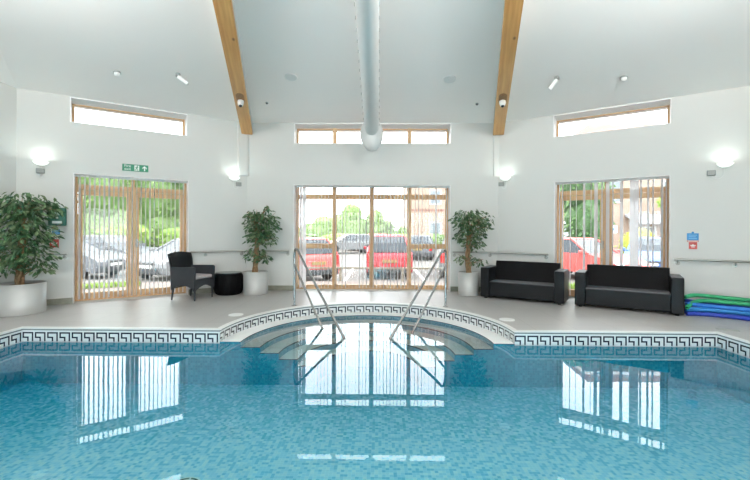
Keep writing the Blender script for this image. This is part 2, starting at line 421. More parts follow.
def offset(poly, d):
    """move an open polyline sideways (positive = to its left)"""
    out = []
    for i, p in enumerate(poly):
        p = Vector((*p, 0)); a = Vector((*poly[max(i - 1, 0)], 0)); c = Vector((*poly[min(i + 1, len(poly) - 1)], 0))
        n1 = Vector((-(p - a).y, (p - a).x, 0)); n2 = Vector((-(c - p).y, (c - p).x, 0))
        if n1.length < 1e-6: n1 = n2
        if n2.length < 1e-6: n2 = n1
        n1.normalize(); n2.normalize(); n = n1 + n2; n.normalize(); k = d / max(0.35, n.dot(n1))
        out.append((p.x + n.x * k, p.y + n.y * k))
    return out

# ------------------------------------------------------------------ pool
pool = empty('swimming_pool', (0, 0, 0), label='blue mosaic indoor swimming pool with Greek key waterline and rounded step bay', cat='swimming pool', kind='structure')
def pool_parts():
    # coping lip
    o_, i_ = offset(PERIM, 0.05), offset(PERIM, -0.012)
    b = MB(); n = len(PERIM)
    for i in range(n - 1):
        a, c, e, f = o_[i], o_[i + 1], i_[i + 1], i_[i]
        b.add([(*a, .006), (*c, .006), (*e, .006), (*f, .006), (*f, -.014), (*e, -.014)], [(0, 1, 2, 3), (3, 2, 5, 4)])
    b.build('coping', M['coping'], pool)
    # Greek key waterline band, one small mosaic tile per face
    G = [[1, 1, 1, 1, 1, 1, 1, 0], [1, 0, 0, 0, 0, 0, 1, 0], [1, 0, 0, 0, 0, 0, 1, 0], [1, 1, 1, 1, 0, 0, 1, 0], [0, 0, 0, 1, 0, 0, 1, 0], [0, 0, 0, 1, 0, 0, 1, 0]]
    rows = [-0.014, -0.036, -0.060] + [-0.060 - 0.0215 * k for k in range(1, 7)] + [-0.205]
    b = MB(); q4 = [(0, 0), (1, 0), (1, 1), (0, 1)]
    segs = [[PERIM[0], PERIM[1]], [PERIM[1], PERIM[2]], ARC, [ARC[-1], (WP, YP)], [(WP, YP), (WP, YN)]]
    for si, pl in enumerate(segs):
        P = [Vector((*p, 0)) for p in pl]
        ln = [0.0]
        for i in range(len(P) - 1): ln.append(ln[-1] + (P[i + 1] - P[i]).length)
        def at(s):
            for i in range(len(P) - 1):
                if s <= ln[i + 1] + 1e-9: return P[i].lerp(P[i + 1], (s - ln[i]) / (ln[i + 1] - ln[i]))
            return P[-1]
        units = max(1, round(ln[-1] / 0.178)); nc = units * 8
        pts = [at(ln[-1] * k / nc) for k in range(nc + 1)]
        for k in range(nc):
            a, c = pts[k], pts[k + 1]
            for r in range(len(rows) - 1):
                mi = 2 if r == 0 else (1 if 2 <= r <= 7 and G[r - 2][k % 8] else 0)
                b.add([(a.x, a.y, rows[r + 1]), (c.x, c.y, rows[r + 1]), (c.x, c.y, rows[r]), (a.x, a.y, rows[r])], [(0, 1, 2, 3)], mi, False, [q4])
    # the near edge is plain
    b.add([(WP, YN, -.205), (-WP, YN, -.205), (-WP, YN, -.014), (WP, YN, -.014)], [(0, 1, 2, 3)], 0, False, [[(.1, .1), (.9, .1), (.9, .9), (.1, .9)]])
    b.build('waterline_band', [M['keyw'], M['keyd'], M['keyg']], pool, recalc=False)
    # basin walls and floor
    b = MB(); s = 0.0; loop = PERIM + [PERIM[0]]
    for i in range(len(loop) - 1):
        a, c = loop[i], loop[i + 1]; l = math.hypot(c[0] - a[0], c[1] - a[1])
        b.add([(*a, ZF), (*c, ZF), (*c, -.205), (*a, -.205)], [(0, 1, 2, 3)], 1, False, [[(s, ZF), (s + l, ZF), (s + l, -.2), (s, -.2)]]); s += l
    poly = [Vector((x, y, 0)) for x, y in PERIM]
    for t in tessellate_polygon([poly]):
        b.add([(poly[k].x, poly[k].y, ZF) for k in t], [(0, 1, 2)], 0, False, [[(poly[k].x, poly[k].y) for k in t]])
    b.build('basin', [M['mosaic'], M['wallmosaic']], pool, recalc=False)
    # semicircular steps filling the bay: rings with a white tread, blue riser and front
    radii = [RP - 0.002, 1.775, 1.50, 1.235, 0.97, 0.72]; zs = [-0.180, -0.255, -0.335, -0.42, -0.51]
    for k in range(5):
        ro, ri, z = radii[k], radii[k + 1], zs[k]; N = 56
        st = empty('pool_step', (0, YP, 0), parent=pool)
        A = [PI * j / N for j in range(N + 1)]; sy = 1.025
        b = MB(); rr = MB(); ns = MB()
        pt = lambda r, a: (r * math.cos(a), max(0.0, r * math.sin(a)) * sy)
        for j in range(N):
            a, c = A[j], A[j + 1]
            b.add([(*pt(ro, a), z), (*pt(ro, c), z), (*pt(ri, c), z), (*pt(ri, a), z)], [(0, 1, 2, 3)])
            u0, u1 = a * ri, c * ri
            rr.add([(*pt(ri, a), ZF), (*pt(ri, c), ZF), (*pt(ri, c), z), (*pt(ri, a), z)], [(3, 2, 1, 0)], 0, False, [[(u0, z), (u1, z), (u1, ZF), (u0, ZF)]])
            r1, r2 = ri + 0.008, ri - 0.004
            ns.add([(*pt(r1, a), z + .003), (*pt(r1, c), z + .003), (*pt(r2, c), z + .003), (*pt(r2, a), z + .003), (*pt(r2, c), z - .006), (*pt(r2, a), z - .006)], [(0, 1, 2, 3), (3, 2, 4, 5)])
        for sgn in (-1, 1):
            x0, x1 = sorted((sgn * ri, sgn * ro))
            rr.add([(x0, 0, ZF), (x1, 0, ZF), (x1, 0, z), (x0, 0, z)], [(0, 1, 2, 3)], 1, False, [[(x0, ZF), (x1, ZF), (x1, z), (x0, z)]])
            ns.add([(x0, .006, z + .003), (x1, .006, z + .003), (x1, -.004, z + .003), (x0, -.004, z + .003), (x1, -.004, z - .005), (x0, -.004, z - .005)], [(0, 1, 2, 3), (3, 2, 4, 5)])
        b.build('tread', M['tread'], st); rr.build('riser', [M['risermosaic'], M['deepmosaic']], st, recalc=False); ns.build('nosing', M['nosing'], st)
pool_parts()

def water():
    m = bpy.data.materials.new('pool_water'); m.use_nodes = True; nt = m.node_tree; nt.nodes.clear(); L = nt.links.new
    out = nt.nodes.new('ShaderNodeOutputMaterial'); mx = nt.nodes.new('ShaderNodeMixShader')
    t = nt.nodes.new('ShaderNodeBsdfTransparent'); g = nt.nodes.new('ShaderNodeBsdfGlossy'); f = nt.nodes.new('ShaderNodeFresnel')
    g.inputs['Roughness'].default_value = 0.0; f.inputs['IOR'].default_value = 1.42
    tc = nt.nodes.new('ShaderNodeTexCoord'); n = nt.nodes.new('ShaderNodeTexNoise'); n.inputs['Scale'].default_value = 2.2; n.inputs['Detail'].default_value = 1.0
    bp = nt.nodes.new('ShaderNodeBump'); bp.inputs['Strength'].default_value = 0.012; bp.inputs['Distance'].default_value = 0.05
    L(tc.outputs['Object'], n.inputs['Vector']); L(n.outputs['Fac'], bp.inputs['Height']); L(bp.outputs[0], g.inputs['Normal'])
    L(f.outputs[0], mx.inputs[0]); L(t.outputs[0], mx.inputs[1]); L(g.outputs[0], mx.inputs[2]); L(mx.outputs[0], out.inputs['Surface'])
    va = nt.nodes.new('ShaderNodeVolumeAbsorption'); va.inputs['Color'].default_value = (0.06, 0.90, 0.99, 1); va.inputs['Density'].default_value = 0.50
    L(va.outputs[0], out.inputs['Volume'])
    b = MB(); poly = [Vector((x, y, 0)) for x, y in offset(PERIM, 0.03)]
    poly[0].y = YN - .03; poly[-1].y = YN - .03
    N = len(poly)
    tri = [tuple(t_) for t_ in tessellate_polygon([poly])]
    zb = ZF - 0.03
    b.add([(p.x, p.y, ZW) for p in poly] + [(p.x, p.y, zb) for p in poly],
          tri + [tuple(N + k for k in reversed(t_)) for t_ in tri] + [(i, (i + 1) % N, N + (i + 1) % N, N + i) for i in range(N)])
    return b.build('pool_water', m, kind='stuff', label='clear still water filling the blue mosaic pool', cat='water')
water()

# pool handrails: post, sloping upper rail, parallel lower rail, all one bent steel frame
def pool_handrail(sgn, label):
    px, py = -1.40, 7.40
    dx, dy = 0.575, -0.818
    o = empty('pool_handrail', (sgn * abs(px), py, 0), 0, label=label, cat='handrail', group='steel handrails into the pool')
    X = lambda d, z: (-sgn * d * dx if sgn > 0 else d * dx, d * dy, z)
    up = bez([X(0, 0), X(0, .55), X(0.0, .93), X(0.045, 1.04), X(0.15, 1.035), X(0.30, .915), X(1.0, .41), X(1.98, -.29), X(2.05, -.36)], 6)
    MB().tube(up, 0.0215, 12).build('upper_rail', M['steel'], o)
    lo = [X(0, 0.76), X(0.05, 0.72), X(1.22, -.255), X(1.26, -.29)]
    MB().tube(lo, 0.0195, 12).build('lower_rail', M['steel'], o)
    b = MB(); b.cyl((0, 0, 0.0), 0.05, 0.012, 20); b.build('base_plate', M['steel'], o)
pool_handrail(-1, 'chrome pool handrail sloping into the steps, the one nearer the wicker armchair')
pool_handrail(1, 'chrome pool handrail sloping into the steps, the one nearer the black sofas')

# floor fittings
for x, y, lb in ((-2.18, 6.55, 'flat white round cover in the deck beside the pool bay, on the armchair side'), (2.19, 6.33, 'flat white round cover in the deck beside the pool bay, on the sofa side')):
    o = empty('deck_cover', (x, y, 0), label=lb, cat='cover', group='white covers in the pool deck')
    MB().cyl((0, 0, 0.0), 0.105, 0.006, 28).build('lid', M['white'], o)
    MB().lathe([(0.105, 0.0), (0.105, 0.008), (0.118, 0.008), (0.118, 0.0)], 28).build('rim', M['plastic'], o)
o = empty('floor_gully', (5.16, 5.78, 0), R(-35), label='small dark slotted drain in the deck below the pool noodles', cat='drain')
b = MB()
for k in range(6): b.box(-.12, .12, -.048 + k * .017, -.040 + k * .017, 0, .005)
b.build('grate', M['dsteel'], o); MB().box(-.13, .13, -.055, .055, 0, .002).build('tray', M['greyp'], o)
o = empty('pool_drain', (-1.47, 3.36, ZF), label='round dark green drain grille on the pool floor at the photo edge', cat='drain')
b = MB()
for (r0, r1) in ((0.105, 0.125), (0.06, 0.075)):
    for k in range(8):
        a0 = 2 * PI * k / 8 + .06; a1 = 2 * PI * (k + 1) / 8 - .06
        b.lathe([(r0, 0.008), (r1, 0.008), (r1, 0.0)], 4, a0=a0, a1=a1)
b.build('slots', mat('drain_green', (0.02, 0.09, 0.06), 0.5), o); MB().cyl((0, 0, 0), 0.14, 0.006, 32).build('disc', M['tread'], o)

# ------------------------------------------------------------------ windows and glazed doors
FY0, FY1 = 0.28, 0.35            # depth of the timber frames inside the wall thickness
def pane(parent, x0, x1, z0, z1, y=0.315, name='pane'):
    return MB().box(x0, x1, y - .004, y + .004, z0, z1).build(name, M['glass'], parent)
def lining(parent, x0, x1, z0, z1):
    b = MB(); t = .012; y1 = FY0
    b.box(x0, x0 + t, .0, y1, z0, z1 - t); b.box(x1 - t, x1, .0, y1, z0, z1 - t); b.box(x0, x1, .0, y1, z1 - t, z1)
    if z0 > .1: b.box(x0 + t, x1 - t, .0, y1, z0, z0 + .006)
    b.build('reveal_lining', M['reveal'], parent)
def clerestory(name, fr_, x0, x1, mull):
    w = empty(name, fr_['loc'], fr_['rz'], kind='structure')
    b = MB(); t = 0.05; zt = CT0
    b.box(x0, x1, FY0, FY1, zt - 0.07, zt); b.box(x0, x1, FY0, FY1, ZCB, ZCB + 0.035)
    b.box(x0, x0 + t, FY0, FY1, ZCB, zt); b.box(x1 - t, x1, FY0, FY1, ZCB, zt)
    b.build('window_frame', M['oak'], w)
    es = [x0] + list(mull) + [x1]
    lining(w, x0, x1, ZCB, zt)
    for m_ in mull: MB().box(m_ - .045, m_ + .045, FY0 - .02, FY1, ZCB + .03, zt - .002).build('mullion', M['oak'], w)
    for i in range(len(es) - 1): pane(w, es[i] + .04, es[i + 1] - .04, ZCB + .02, zt - .06)
    return w
clerestory('window_1', FL, -S2 - .055, -S1 - .04, [])
clerestory('window_2', FB, -GC, GC, [-0.90, -0.01, 0.88])
clerestory('window_3', FR, S1 - .055, S2 - .02, [])

def centre_glazing():
    w = empty('window_4', D and (0, D, 0), 0, kind='structure')
    xs = [-1.785, -0.90, -0.01, 0.88, 1.767]; wd = [.030, .048, .055, .048, .034]
    for k, (x, h) in enumerate(zip(xs, wd)):
        MB().box(x - h, x + h, FY0, FY1, 0, ZG).build('jamb' if k in (0, 4) else 'mullion', M['oak'], w)
    lining(w, -GC, GC, 0.0, ZG)
    rl = MB()
    for i in range(4):
        a, c = xs[i] + wd[i], xs[i + 1] - wd[i + 1]
        rl.box(a, c, FY0 + .005, FY1, 2.14, 2.255); rl.box(a, c, FY0 + .005, FY1, 0, 0.10); rl.box(a, c, FY0 + .005, FY1, ZG - .03, ZG)
        if i in (0, 3): rl.box(a, c, FY0 + .005, FY1, 0.965, 1.08)
    rl.build('transom', M['oak'], w)
    for i in range(4):
        a, c = xs[i] + wd[i] - .01, xs[i + 1] - wd[i + 1] + .01
        pane(w, a, c, 2.25, ZG - .02)
        if i in (0, 3): pane(w, a, c, 1.07, 2.15); pane(w, a, c, .09, .975)
        else: pane(w, a, c, .09, 2.15)
centre_glazing()

def double_door(name, fr_, x0, xm, x1, handle_side):
    d = empty(name, fr_['loc'], fr_['rz'], kind='structure')
    b = MB()
    b.box(x0, x0 + .05, FY0, FY1, 0, ZG); b.box(x1 - .05, x1, FY0, FY1, 0, ZG); b.box(xm - .035, xm + .035, FY0, FY1, 0, ZG)
    for (a, c) in ((x0 + .05, xm - .035), (xm + .035, x1 - .05)):
        b.box(a, c, FY0 + .003, FY1, 2.17, 2.27); b.box(a, c, FY0 + .003, FY1, ZG - .02, ZG); b.box(a, c, FY0 + .003, FY1, 0, .03)
    b.build('door_frame', M['oak'], d); lining(d, x0, x1, 0.0, ZG)
    for (a, c) in ((x0 + .05, xm - .035), (xm + .035, x1 - .05)):
        pane(d, a - .005, c + .005, 2.26, ZG - .015, name='fanlight')
        lf = MB(); y0, y1 = FY0 + .012, FY1 - .005; s = 0.075; g = 0.006
        lf.box(a + g, a + g + s, y0, y1, .035, 2.16); lf.box(c - g - s, c - g, y0, y1, .035, 2.16)
        lf.box(a + g + s, c - g - s, y0, y1, 2.065, 2.16); lf.box(a + g + s, c - g - s, y0, y1, .035, .15)
        leaf = lf.build('door_leaf', M['oak'], d)
        pane(leaf, a + s, c - s, .14, 2.07)
    hx = xm + handle_side * .072
    h = MB(); h.box(hx - .022, hx + .022, FY0 - .012, FY0 + .012, 1.04, 1.20); h.box(hx - .012, hx + .012, FY0 - .055, FY0 - .01, 1.13, 1.155)
    h.tube([(hx, FY0 - .055, 1.142), (hx + handle_side * .11, FY0 - .055, 1.142)], .011, 8)
    h.build('handle', M['steel'], d)
double_door('door_1', FL, -S2, -2.255, -S1, 1)
double_door('door_2', FR, S1 - .035, 2.15, S2 - .03, -1)

# unseen rear and side glazing, added to bring more daylight in
def added_window(name, loc, rz, x0, x1, z0, z1, n):
    w = empty(name, loc, rz, kind='structure'); b = MB()
    for k in range(n + 1):
        x = x0 + (x1 - x0) * k / n
        b.box(max(x0, x - .04), min(x1, x + .04), FY0, FY1, z0, z1)
    b.box(x0, x1, FY0 + .005, FY1, z0, z0 + .07); b.box(x0, x1, FY0 + .005, FY1, z1 - .07, z1)
    b.build('window_frame', M['oak'], w)
    for k in range(n):
        a = x0 + (x1 - x0) * k / n; c = x0 + (x1 - x0) * (k + 1) / n
        pane(w, a + .03, c - .03, z0 + .06, z1 - .06)
added_window('added_window_5', (ER.x, YR, 0), PI, 0.8, RW - .8, 0.05, 2.6, 8)
added_window('added_window_6', (EL.x, YR, 0), PI / 2, 1.0, 7.2, 0.9, 2.7, 5)
added_window('added_window_7', (ER.x, ER.y, 0), -PI / 2, LRt - 7.2, LRt - 1.0, 0.9, 2.7, 5)

# skirting
def skirting(name, fr_, spans):
    b = MB()
    for (a, c) in spans: b.box(a, c, -.014, -.0005, 0, 0.115)
    o = b.build(name, M['skirt'], kind='structure'); o.location = fr_['loc']; o.rotation_euler = (0, 0, fr_['rz'])
skirting('baseboard_back', FB, [(-W2, -GC), (GC, W2)])
skirting('baseboard_left', FL, [(-SL, -S2), (-S1, 0)])
skirting('baseboard_right', FR, [(0, S1 - .035), (S2 - .03, SR)])
skirting('baseboard_side_left', dict(loc=(EL.x, YR, 0), rz=PI / 2), [(0, LL)])
skirting('baseboard_side_right', dict(loc=(ER.x, ER.y, 0), rz=-PI / 2), [(0, LRt)])

# ------------------------------------------------------------------ vertical blinds
def blind(name, fr_, x0, x1, xs, angs, label, ztop=ZG - .01, zbot=0.045, thick=None):
    o = empty(name, fr_['loc'], fr_['rz'], label=label, cat='blind', group='vertical blinds')
    MB().box(x0 + .01, x1 - .01, .14, .18, ztop - .035, ztop).build('headrail', M['plastic'], o)
    for x, a in zip(xs, angs):
        s = MB()
        Mx = Matrix.Translation((x, .16, 0)) @ Matrix.Rotation(a, 4, 'Z')
        s.box(-.0445, .0445, -.0008, .0008, zbot, ztop - .04, 0, Mx)
        s.build('slat', M['slat'], o)
    return o
r1 = random.Random(3)
n = 24; xl = [-S2 + .05 + (S2 - S1 - .1) * (k + .5) / n for k in range(n)]
blind('vertical_blind', FL, -S2, -S1, xl, [R(90 - 16 + r1.uniform(-5, 5)) for _ in xl], 'white vertical blind over the doors beneath the green exit sign')
xc = []
k = 0
x = -1.76
while x < 1.77:
    if not (-1.57 < x < -1.36): xc.append(x)
    x += 0.0815
ac = [R(90 + (-1 if x > 0 else 1) * r1.uniform(2, 16) ) for x in xc]
for i, x in enumerate(xc):
    if -1.62 < x < -1.55: ac[i] = R(20)
    if 1.42 < x < 1.50: ac[i] = R(60)
    if -1.76 < x < -1.66: ac[i] = R(62)
blind('vertical_blind', FB, -GC, GC, xc, ac, 'white vertical blind over the wide four-pane window behind the pool steps')
xr = [1.281, 1.34, 1.417, 1.494, 1.607, 1.755, 1.883, 1.972, 2.08, 2.18, 2.27, 2.421, 2.60, 2.67, 2.741, 2.858, 2.936, 3.074, 3.14]
ar = [R(90 + r1.uniform(8, 24)) for _ in xr]
for i in (7, 9): ar[i] = R(140)
ar[12] = R(165); ar[13] = R(150); ar[11] = R(130); ar[5] = R(125)
blind('vertical_blind', FR, S1 - .035, S2 - .03, xr, ar, 'white vertical blind over the glazed doors behind the two black sofas')

# ------------------------------------------------------------------ roof beams, corner posts, duct
def facet_z(x, y):      # back facet of the ceiling
    return ZE + 0.2217 * (D - y)
def beam(sgn, label):
    b0 = Vector((sgn * W2, D, ZE)); d = (APEX - b0); L = d.length; d.normalize()
    o = empty('roof_beam', (b0.x, b0.y, b0.z), label=label, cat='beam', group='glulam roof beams')
    yv = d; xv = Vector((d.y, -d.x, 0)); xv.normalize(); zv = xv.cross(yv)
    F = Matrix((xv, yv, zv)).transposed().to_4x4()
    o.matrix_world = Matrix.Translation(b0) @ F
    bh, hw = 0.30, 0.118
    MB().box(-hw, hw, 0.02, L - .2, -bh, -bh + .09).build('timber_soffit', M['glulam'], o)
    MB().box(-hw + .006, hw - .006, 0.02, L - .2, -bh + .09, 0.04).build('casing', M['wall'], o)
    # spotlight let into the soffit
    s = empty('beam_spotlight', tuple((Matrix.Translation(b0) @ F) @ Vector((0.0, 1.50, -bh))), label='white spotlight with dark lens set into the %s' % ('beam above the armchair corner' if sgn < 0 else 'beam above the nearer sofa corner'), cat='spotlight', group='spotlights set into the roof beams')
    s.rotation_euler = F.to_euler()
    n = MB()
    arch = [(-.074, -.02)] + [(-.074 * math.cos(PI * k / 10), .19 + .10 * math.sin(PI * k / 10)) for k in range(11)] + [(.074, -.02)]
    n.prism(arch, -.003, .004, M=Matrix(((1, 0, 0, 0), (0, 0, 1, 0), (0, 1, 0, 0), (0, 0, 0, 1))))
    n.build('recess', M['niche'], s)
    Mx = Matrix.Translation((0, 0, .03)) @ Matrix.Rotation(R(180 + 14), 4, 'X')
    MB().lathe([(0.0, 0.0), (.060, 0.0), (.058, .09), (.048, .135), (.03, .155), (.0, .158)], 20, M=Mx).build('housing', M['plastic'], s)
    MB().lathe([(.0, .145), (.030, .145), (.032, .160), (.024, .170), (0, .173)], 16, M=Mx).build('lens', M['dark'], s)
beam(-1, 'pine glulam roof beam rising above the corner with the armchair')
beam(1, 'pine glulam roof beam rising above the corner with the sofas')
for sgn, nm in ((-1, 'trim_1'), (1, 'trim_2')):
    b = MB()
    if sgn < 0: b.prism([(-W2 - .235 * CT, D - .235 * ST), (-W2 - .20 * CT + .06 * ST, D - .2 * ST - .06 * CT), (-W2 + .02, D - .06), (-W2 + .05, D)], 2.65, ZE, axis='z')
    else: b.prism([(W2 + .02 * CT, D - .02 * ST), (W2 + .01, D - .03), (W2 - .10, D - .03), (W2 - .12, D)], 2.65, ZE, axis='z')
    b.build(nm, M['wall'], kind='structure')

def duct():
    o = empty('air_duct', (0, D - .55, facet_z(0, D - .55) - .50), label='white fabric air duct hanging along the middle of the ceiling', cat='air duct')
    sl = 0.2217; r = 0.15
    b = MB(); N = 14; pts = []
    ys = [0.25 + k * 0.5 for k in range(23)]
    vs = []; fs = []
    for i, y in enumerate(ys):
        for k in range(N + 1):
            a = PI * k / N
            vs.append((-r * math.cos(a), -y, sl * y - 0.004 - 0.20 * math.sin(a)))
    for i in range(len(ys) - 1):
        for k in range(N):
            p = i * (N + 1) + k
            fs.append((p, p + 1, p + N + 2, p + N + 1))
    b.add(vs, fs, 0, True)
    b.build('duct_sleeve', M['fabric'], o)
    b = MB()
    prof = [(0.0, -.30), (.10, -.27), (.175, -.18), (.215, -.06), (.22, .06), (.19, .15), (.135, .21), (0, .23)]
    b.lathe([(q, z) for q, z in prof], 24, M=Matrix.Translation((0, -.16, -.06)) @ Matrix.Diagonal((1.12, .95, 1.22, 1)).to_4x4())
    b.build('end_cap', M['fabric'], o)
    for s in (-1, 1):
        for k in range(16):
            y = .22 + k * .225
            h = MB(); h.box(s * .158 - .006, s * .158 + .006, -y - .009, -y + .009, sl * y - .040, sl * y + .002); h.build('hook', M['hook'], o)
    for k in range(8):
        y = .4 + k * 1.35
        for s in (-1, 1): MB().tube([(s * .15, -y, sl * y - .01), (s * .15, -y, sl * y + .50)], .003, 6).build('hanger_wire', M['white'], o)
duct()

# ------------------------------------------------------------------ ceiling fittings
def on_ceiling(p, n, label, name, cat, build, group=None, spin=0.0):
    n = Vector(n).normalized(); q = Vector((0, 0, -1)).rotation_difference(n)
    o = empty(name, p, label=label, cat=cat, group=group)
    o.rotation_mode = 'QUATERNION'; o.rotation_quaternion = q
    build(o); return o
def facet_n(a, b): 
    n = (Vector(b) - Vector(a)).cross(APEX - Vector(a)); n.normalize(); return -n if n.z > 0 else n
NB = facet_n((-W2, D, ZE), (W2, D, ZE)); NL = facet_n((EL.x, EL.y, ZE), (-W2, D, ZE)); NR = facet_n((W2, D, ZE), (ER.x, ER.y, ZE))
def disc(o):
    MB().cyl((0, 0, -.012), .105, .012, 28).build('grille', M['downl'], o)
    MB().lathe([(.105, -.014), (.118, -.014), (.118, 0)], 28).build('rim', M['plastic'], o)
def tiny(o):
    MB().cyl((0, 0, -.022), .030, .022, 16).build('body', M['greyp'], o)
    MB().cyl((0, 0, -.034), .014, .014, 12).build('tip', M['dark'], o)
def dome(o):
    MB().cyl((0, 0, -.03), .058, .03, 24).build('base', M['greyp'], o)
    MB().lathe([(.05, -.03), (.048, -.055), (.032, -.08), (0, -.086)], 24).build('dome', M['plastic'], o)
def make_spot(tx, ty):
    def f(o):
        MB().cyl((0, 0, -.05), .042, .05, 20).build('mount', M['greyp'], o)
        Mx = Matrix.Translation((0, 0, -.05)) @ Matrix.Rotation(ty, 4, 'Y') @ Matrix.Rotation(tx, 4, 'X')
        MB().cyl((0, 0, -.20), .036, .20, 20, M=Mx).build('lamp_body', M['white'], o)
        MB().cyl((0, 0, -.204), .03, .006, 20, M=Mx).build('lens', M['glass'], o)
    return f
on_ceiling((-1.499, 7.486, ZE + .2217 * (D - 7.486)), NB, 'flush round grille in the ceiling between the air duct and the armchair-side beam', 'ceiling_speaker', 'speaker', disc, 'flush ceiling speakers')
on_ceiling((1.488, 7.546, ZE + .2217 * (D - 7.546)), NB, 'flush round grille in the ceiling between the air duct and the sofa-side beam', 'ceiling_speaker', 'speaker', disc, 'flush ceiling speakers')
on_ceiling((-2.199, 8.371, ZE + .2217 * (D - 8.371)), NB, 'tiny grey ceiling sensor beside the timber beam over the armchair corner', 'ceiling_sensor', 'sensor', tiny, 'tiny ceiling sensors')
on_ceiling((2.204, 8.401, ZE + .2217 * (D - 8.401)), NB, 'tiny grey ceiling sensor beside the timber beam over the sofa corner', 'ceiling_sensor', 'sensor', tiny, 'tiny ceiling sensors')
def side_z(x, y, a):      # ceiling height above (x,y) on an angled facet
    n = NL if a < 0 else NR; p = Vector((a * W2, D, ZE))
    return p.z - (n.x * (x - p.x) + n.y * (y - p.y)) / n.z
on_ceiling((-4.40, 6.905, side_z(-4.40, 6.905, -1)), NL, 'small domed smoke detector on the ceiling above the exit sign', 'smoke_detector', 'smoke detector', dome, 'domed smoke detectors')
on_ceiling((4.437, 7.042, side_z(4.437, 7.042, 1)), NR, 'small domed smoke detector on the ceiling above the nearer black sofa', 'smoke_detector', 'smoke detector', dome, 'domed smoke detectors')
on_ceiling((-3.47, 7.17, side_z(-3.47, 7.17, -1)), NL, 'tilted white cylinder spotlight on the ceiling near the armchair-side beam', 'ceiling_spotlight', 'spotlight', make_spot(R(20), R(-48)), 'tilted ceiling spotlights')
on_ceiling((3.376, 7.28, side_z(3.376, 7.28, 1)), NR, 'tilted white cylinder spotlight on the ceiling near the sofa-side beam', 'ceiling_spotlight', 'spotlight', make_spot(R(25), R(30)), 'tilted ceiling spotlights')

# ------------------------------------------------------------------ wall lamps
def wall_lamp(fr_, x, z, bx, bz, label, energy=1.5):
    rz = fr_['rz']; F = Matrix.Translation(fr_['loc']) @ Matrix.Rotation(rz, 4, 'Z')
    o = empty('wall_lamp', tuple(F @ Vector((x, 0, z))), rz, label=label, cat='wall lamp', group='bowl wall lamps')
    b = MB(); prof = [(.0, -.065), (.05, -.06), (.09, -.035), (.116, 0.0), (.110, 0.004), (.085, -.025), (0, -.042)]
    b.lathe(prof, 28, (0, -.128, 0), a0=0, a1=2 * PI)
    b.build('shade', M['lampg'], o)
    MB().box(-.03, .03, -.03, 0, -.06, -.01).build('bracket', M['plastic'], o)
    dx, dz = bx - x, bz - z
    MB().box(dx - .06, dx + .06, -.05, 0, dz - .045, dz + .045).build('junction_box', M['greyp'], o, bevel=.008)
    c = bez([(dx, -.02, dz - .045), (dx * .55, -.02, dz - .11), (dx * .1, -.02, dz - .06), (0, -.02, -.05)], 6)
    MB().tube(c, .0035, 6).build('cable', M['plastic'], o)
    l = bpy.data.lights.new('wall_lamp_bulb', 'AREA'); l.shape = 'DISK'; l.size = .17; l.energy = energy; l.color = (0.92, 1.0, 0.92)
    lo = bpy.data.objects.new('lamp_bulb', l); link(lo, o); lo.location = (0, -.128, .006); lo.rotation_euler = (PI + R(12), 0, 0)
wall_lamp(FL, -3.68, 2.60, -3.70, 2.45, 'glowing bowl wall lamp above the green first aid box and large fig')
wall_lamp(FL, -0.32, 2.575, -0.20, 2.44, 'glowing bowl wall lamp above the black barrel stool')
wall_lamp(FR, 0.205, 2.60, 0.085, 2.47, 'glowing bowl wall lamp above the sofa nearest the handrail corner')
wall_lamp(FR, 3.95, 2.58, 3.775, 2.44, 'glowing bowl wall lamp above the foam pool noodles')

# ------------------------------------------------------------------ wall handrails
def wall_rail(pts, brackets, label, z=0.92):
    p0 = pts[0]
    o = empty('wall_handrail', (p0.x, p0.y, 0), label=label, cat='handrail', group='steel handrails along the walls')
    q = Vector((p0.x, p0.y, 0))
    MB().tube([p - q for p in pts], .021, 12).build('rail', M['dsteel'], o)
    for (w, a) in brackets:        # w: wall point, a: point below rail
        b = MB(); d = (a - w); L = d.length; dn = d.normalized()
        Mx = Matrix.Translation(w - q) @ Vector((0, 0, 1)).rotation_difference(dn).to_matrix().to_4x4()
        b.cyl((0, 0, 0), .036, .012, 18, M=Mx)
        b.tube([w - q, a - q, a - q + Vector((0, 0, .075))], .009, 8)
        b.build('bracket', M['dsteel'], o)
YO = -.075
def brk(f, x, z=.92): return (f(x, 0, z - .075), f(x, YO, z - .075))
sl_ = lambda y, z=.92: Vector((EL.x + .075, y, z)); sr_ = lambda y, z=.92: Vector((ER.x - .075, y, z))
kL = fl(-SL, YO, .94); kL.x = EL.x + .075; kR = fr(SR, YO, .90); kR.x = ER.x - .075
wall_rail([fl(-3.313, YO, .94), kL + Vector((.0, .0, 0)), sl_(2.0, .94)], [brk(fl, -3.35, .94), (Vector((EL.x, 5.4, .865)), Vector((EL.x + .075, 5.4, .865)))], 'steel wall handrail running behind the large potted fig')
cL = Vector((-W2 + .03, D - .085, .92))
wall_rail([fl(-1.21, YO, .92), cL, fb(-1.896, YO, .92)], [brk(fl, -.9), brk(fl, -.12), brk(fb, -1.94)], 'steel wall handrail behind the armchair and barrel stool')
cR = Vector((W2 - .03, D - .085, .91))
wall_rail([fb(1.849, YO, .91), cR, fr(1.105, YO, .905)], [brk(fb, 1.90, .91), brk(fb, 2.72, .91), brk(fr, 1.05, .905)], 'steel wall handrail behind the sofa beside the slim potted fig')
wall_rail([fr(3.255, YO, .90), kR, sr_(2.0, .90)], [brk(fr, 3.31, .9), brk(fr, 4.1, .9), (Vector((ER.x, 5.2, .825)), Vector((ER.x - .075, 5.2, .825)))], 'steel wall handrail above the foam pool noodles')

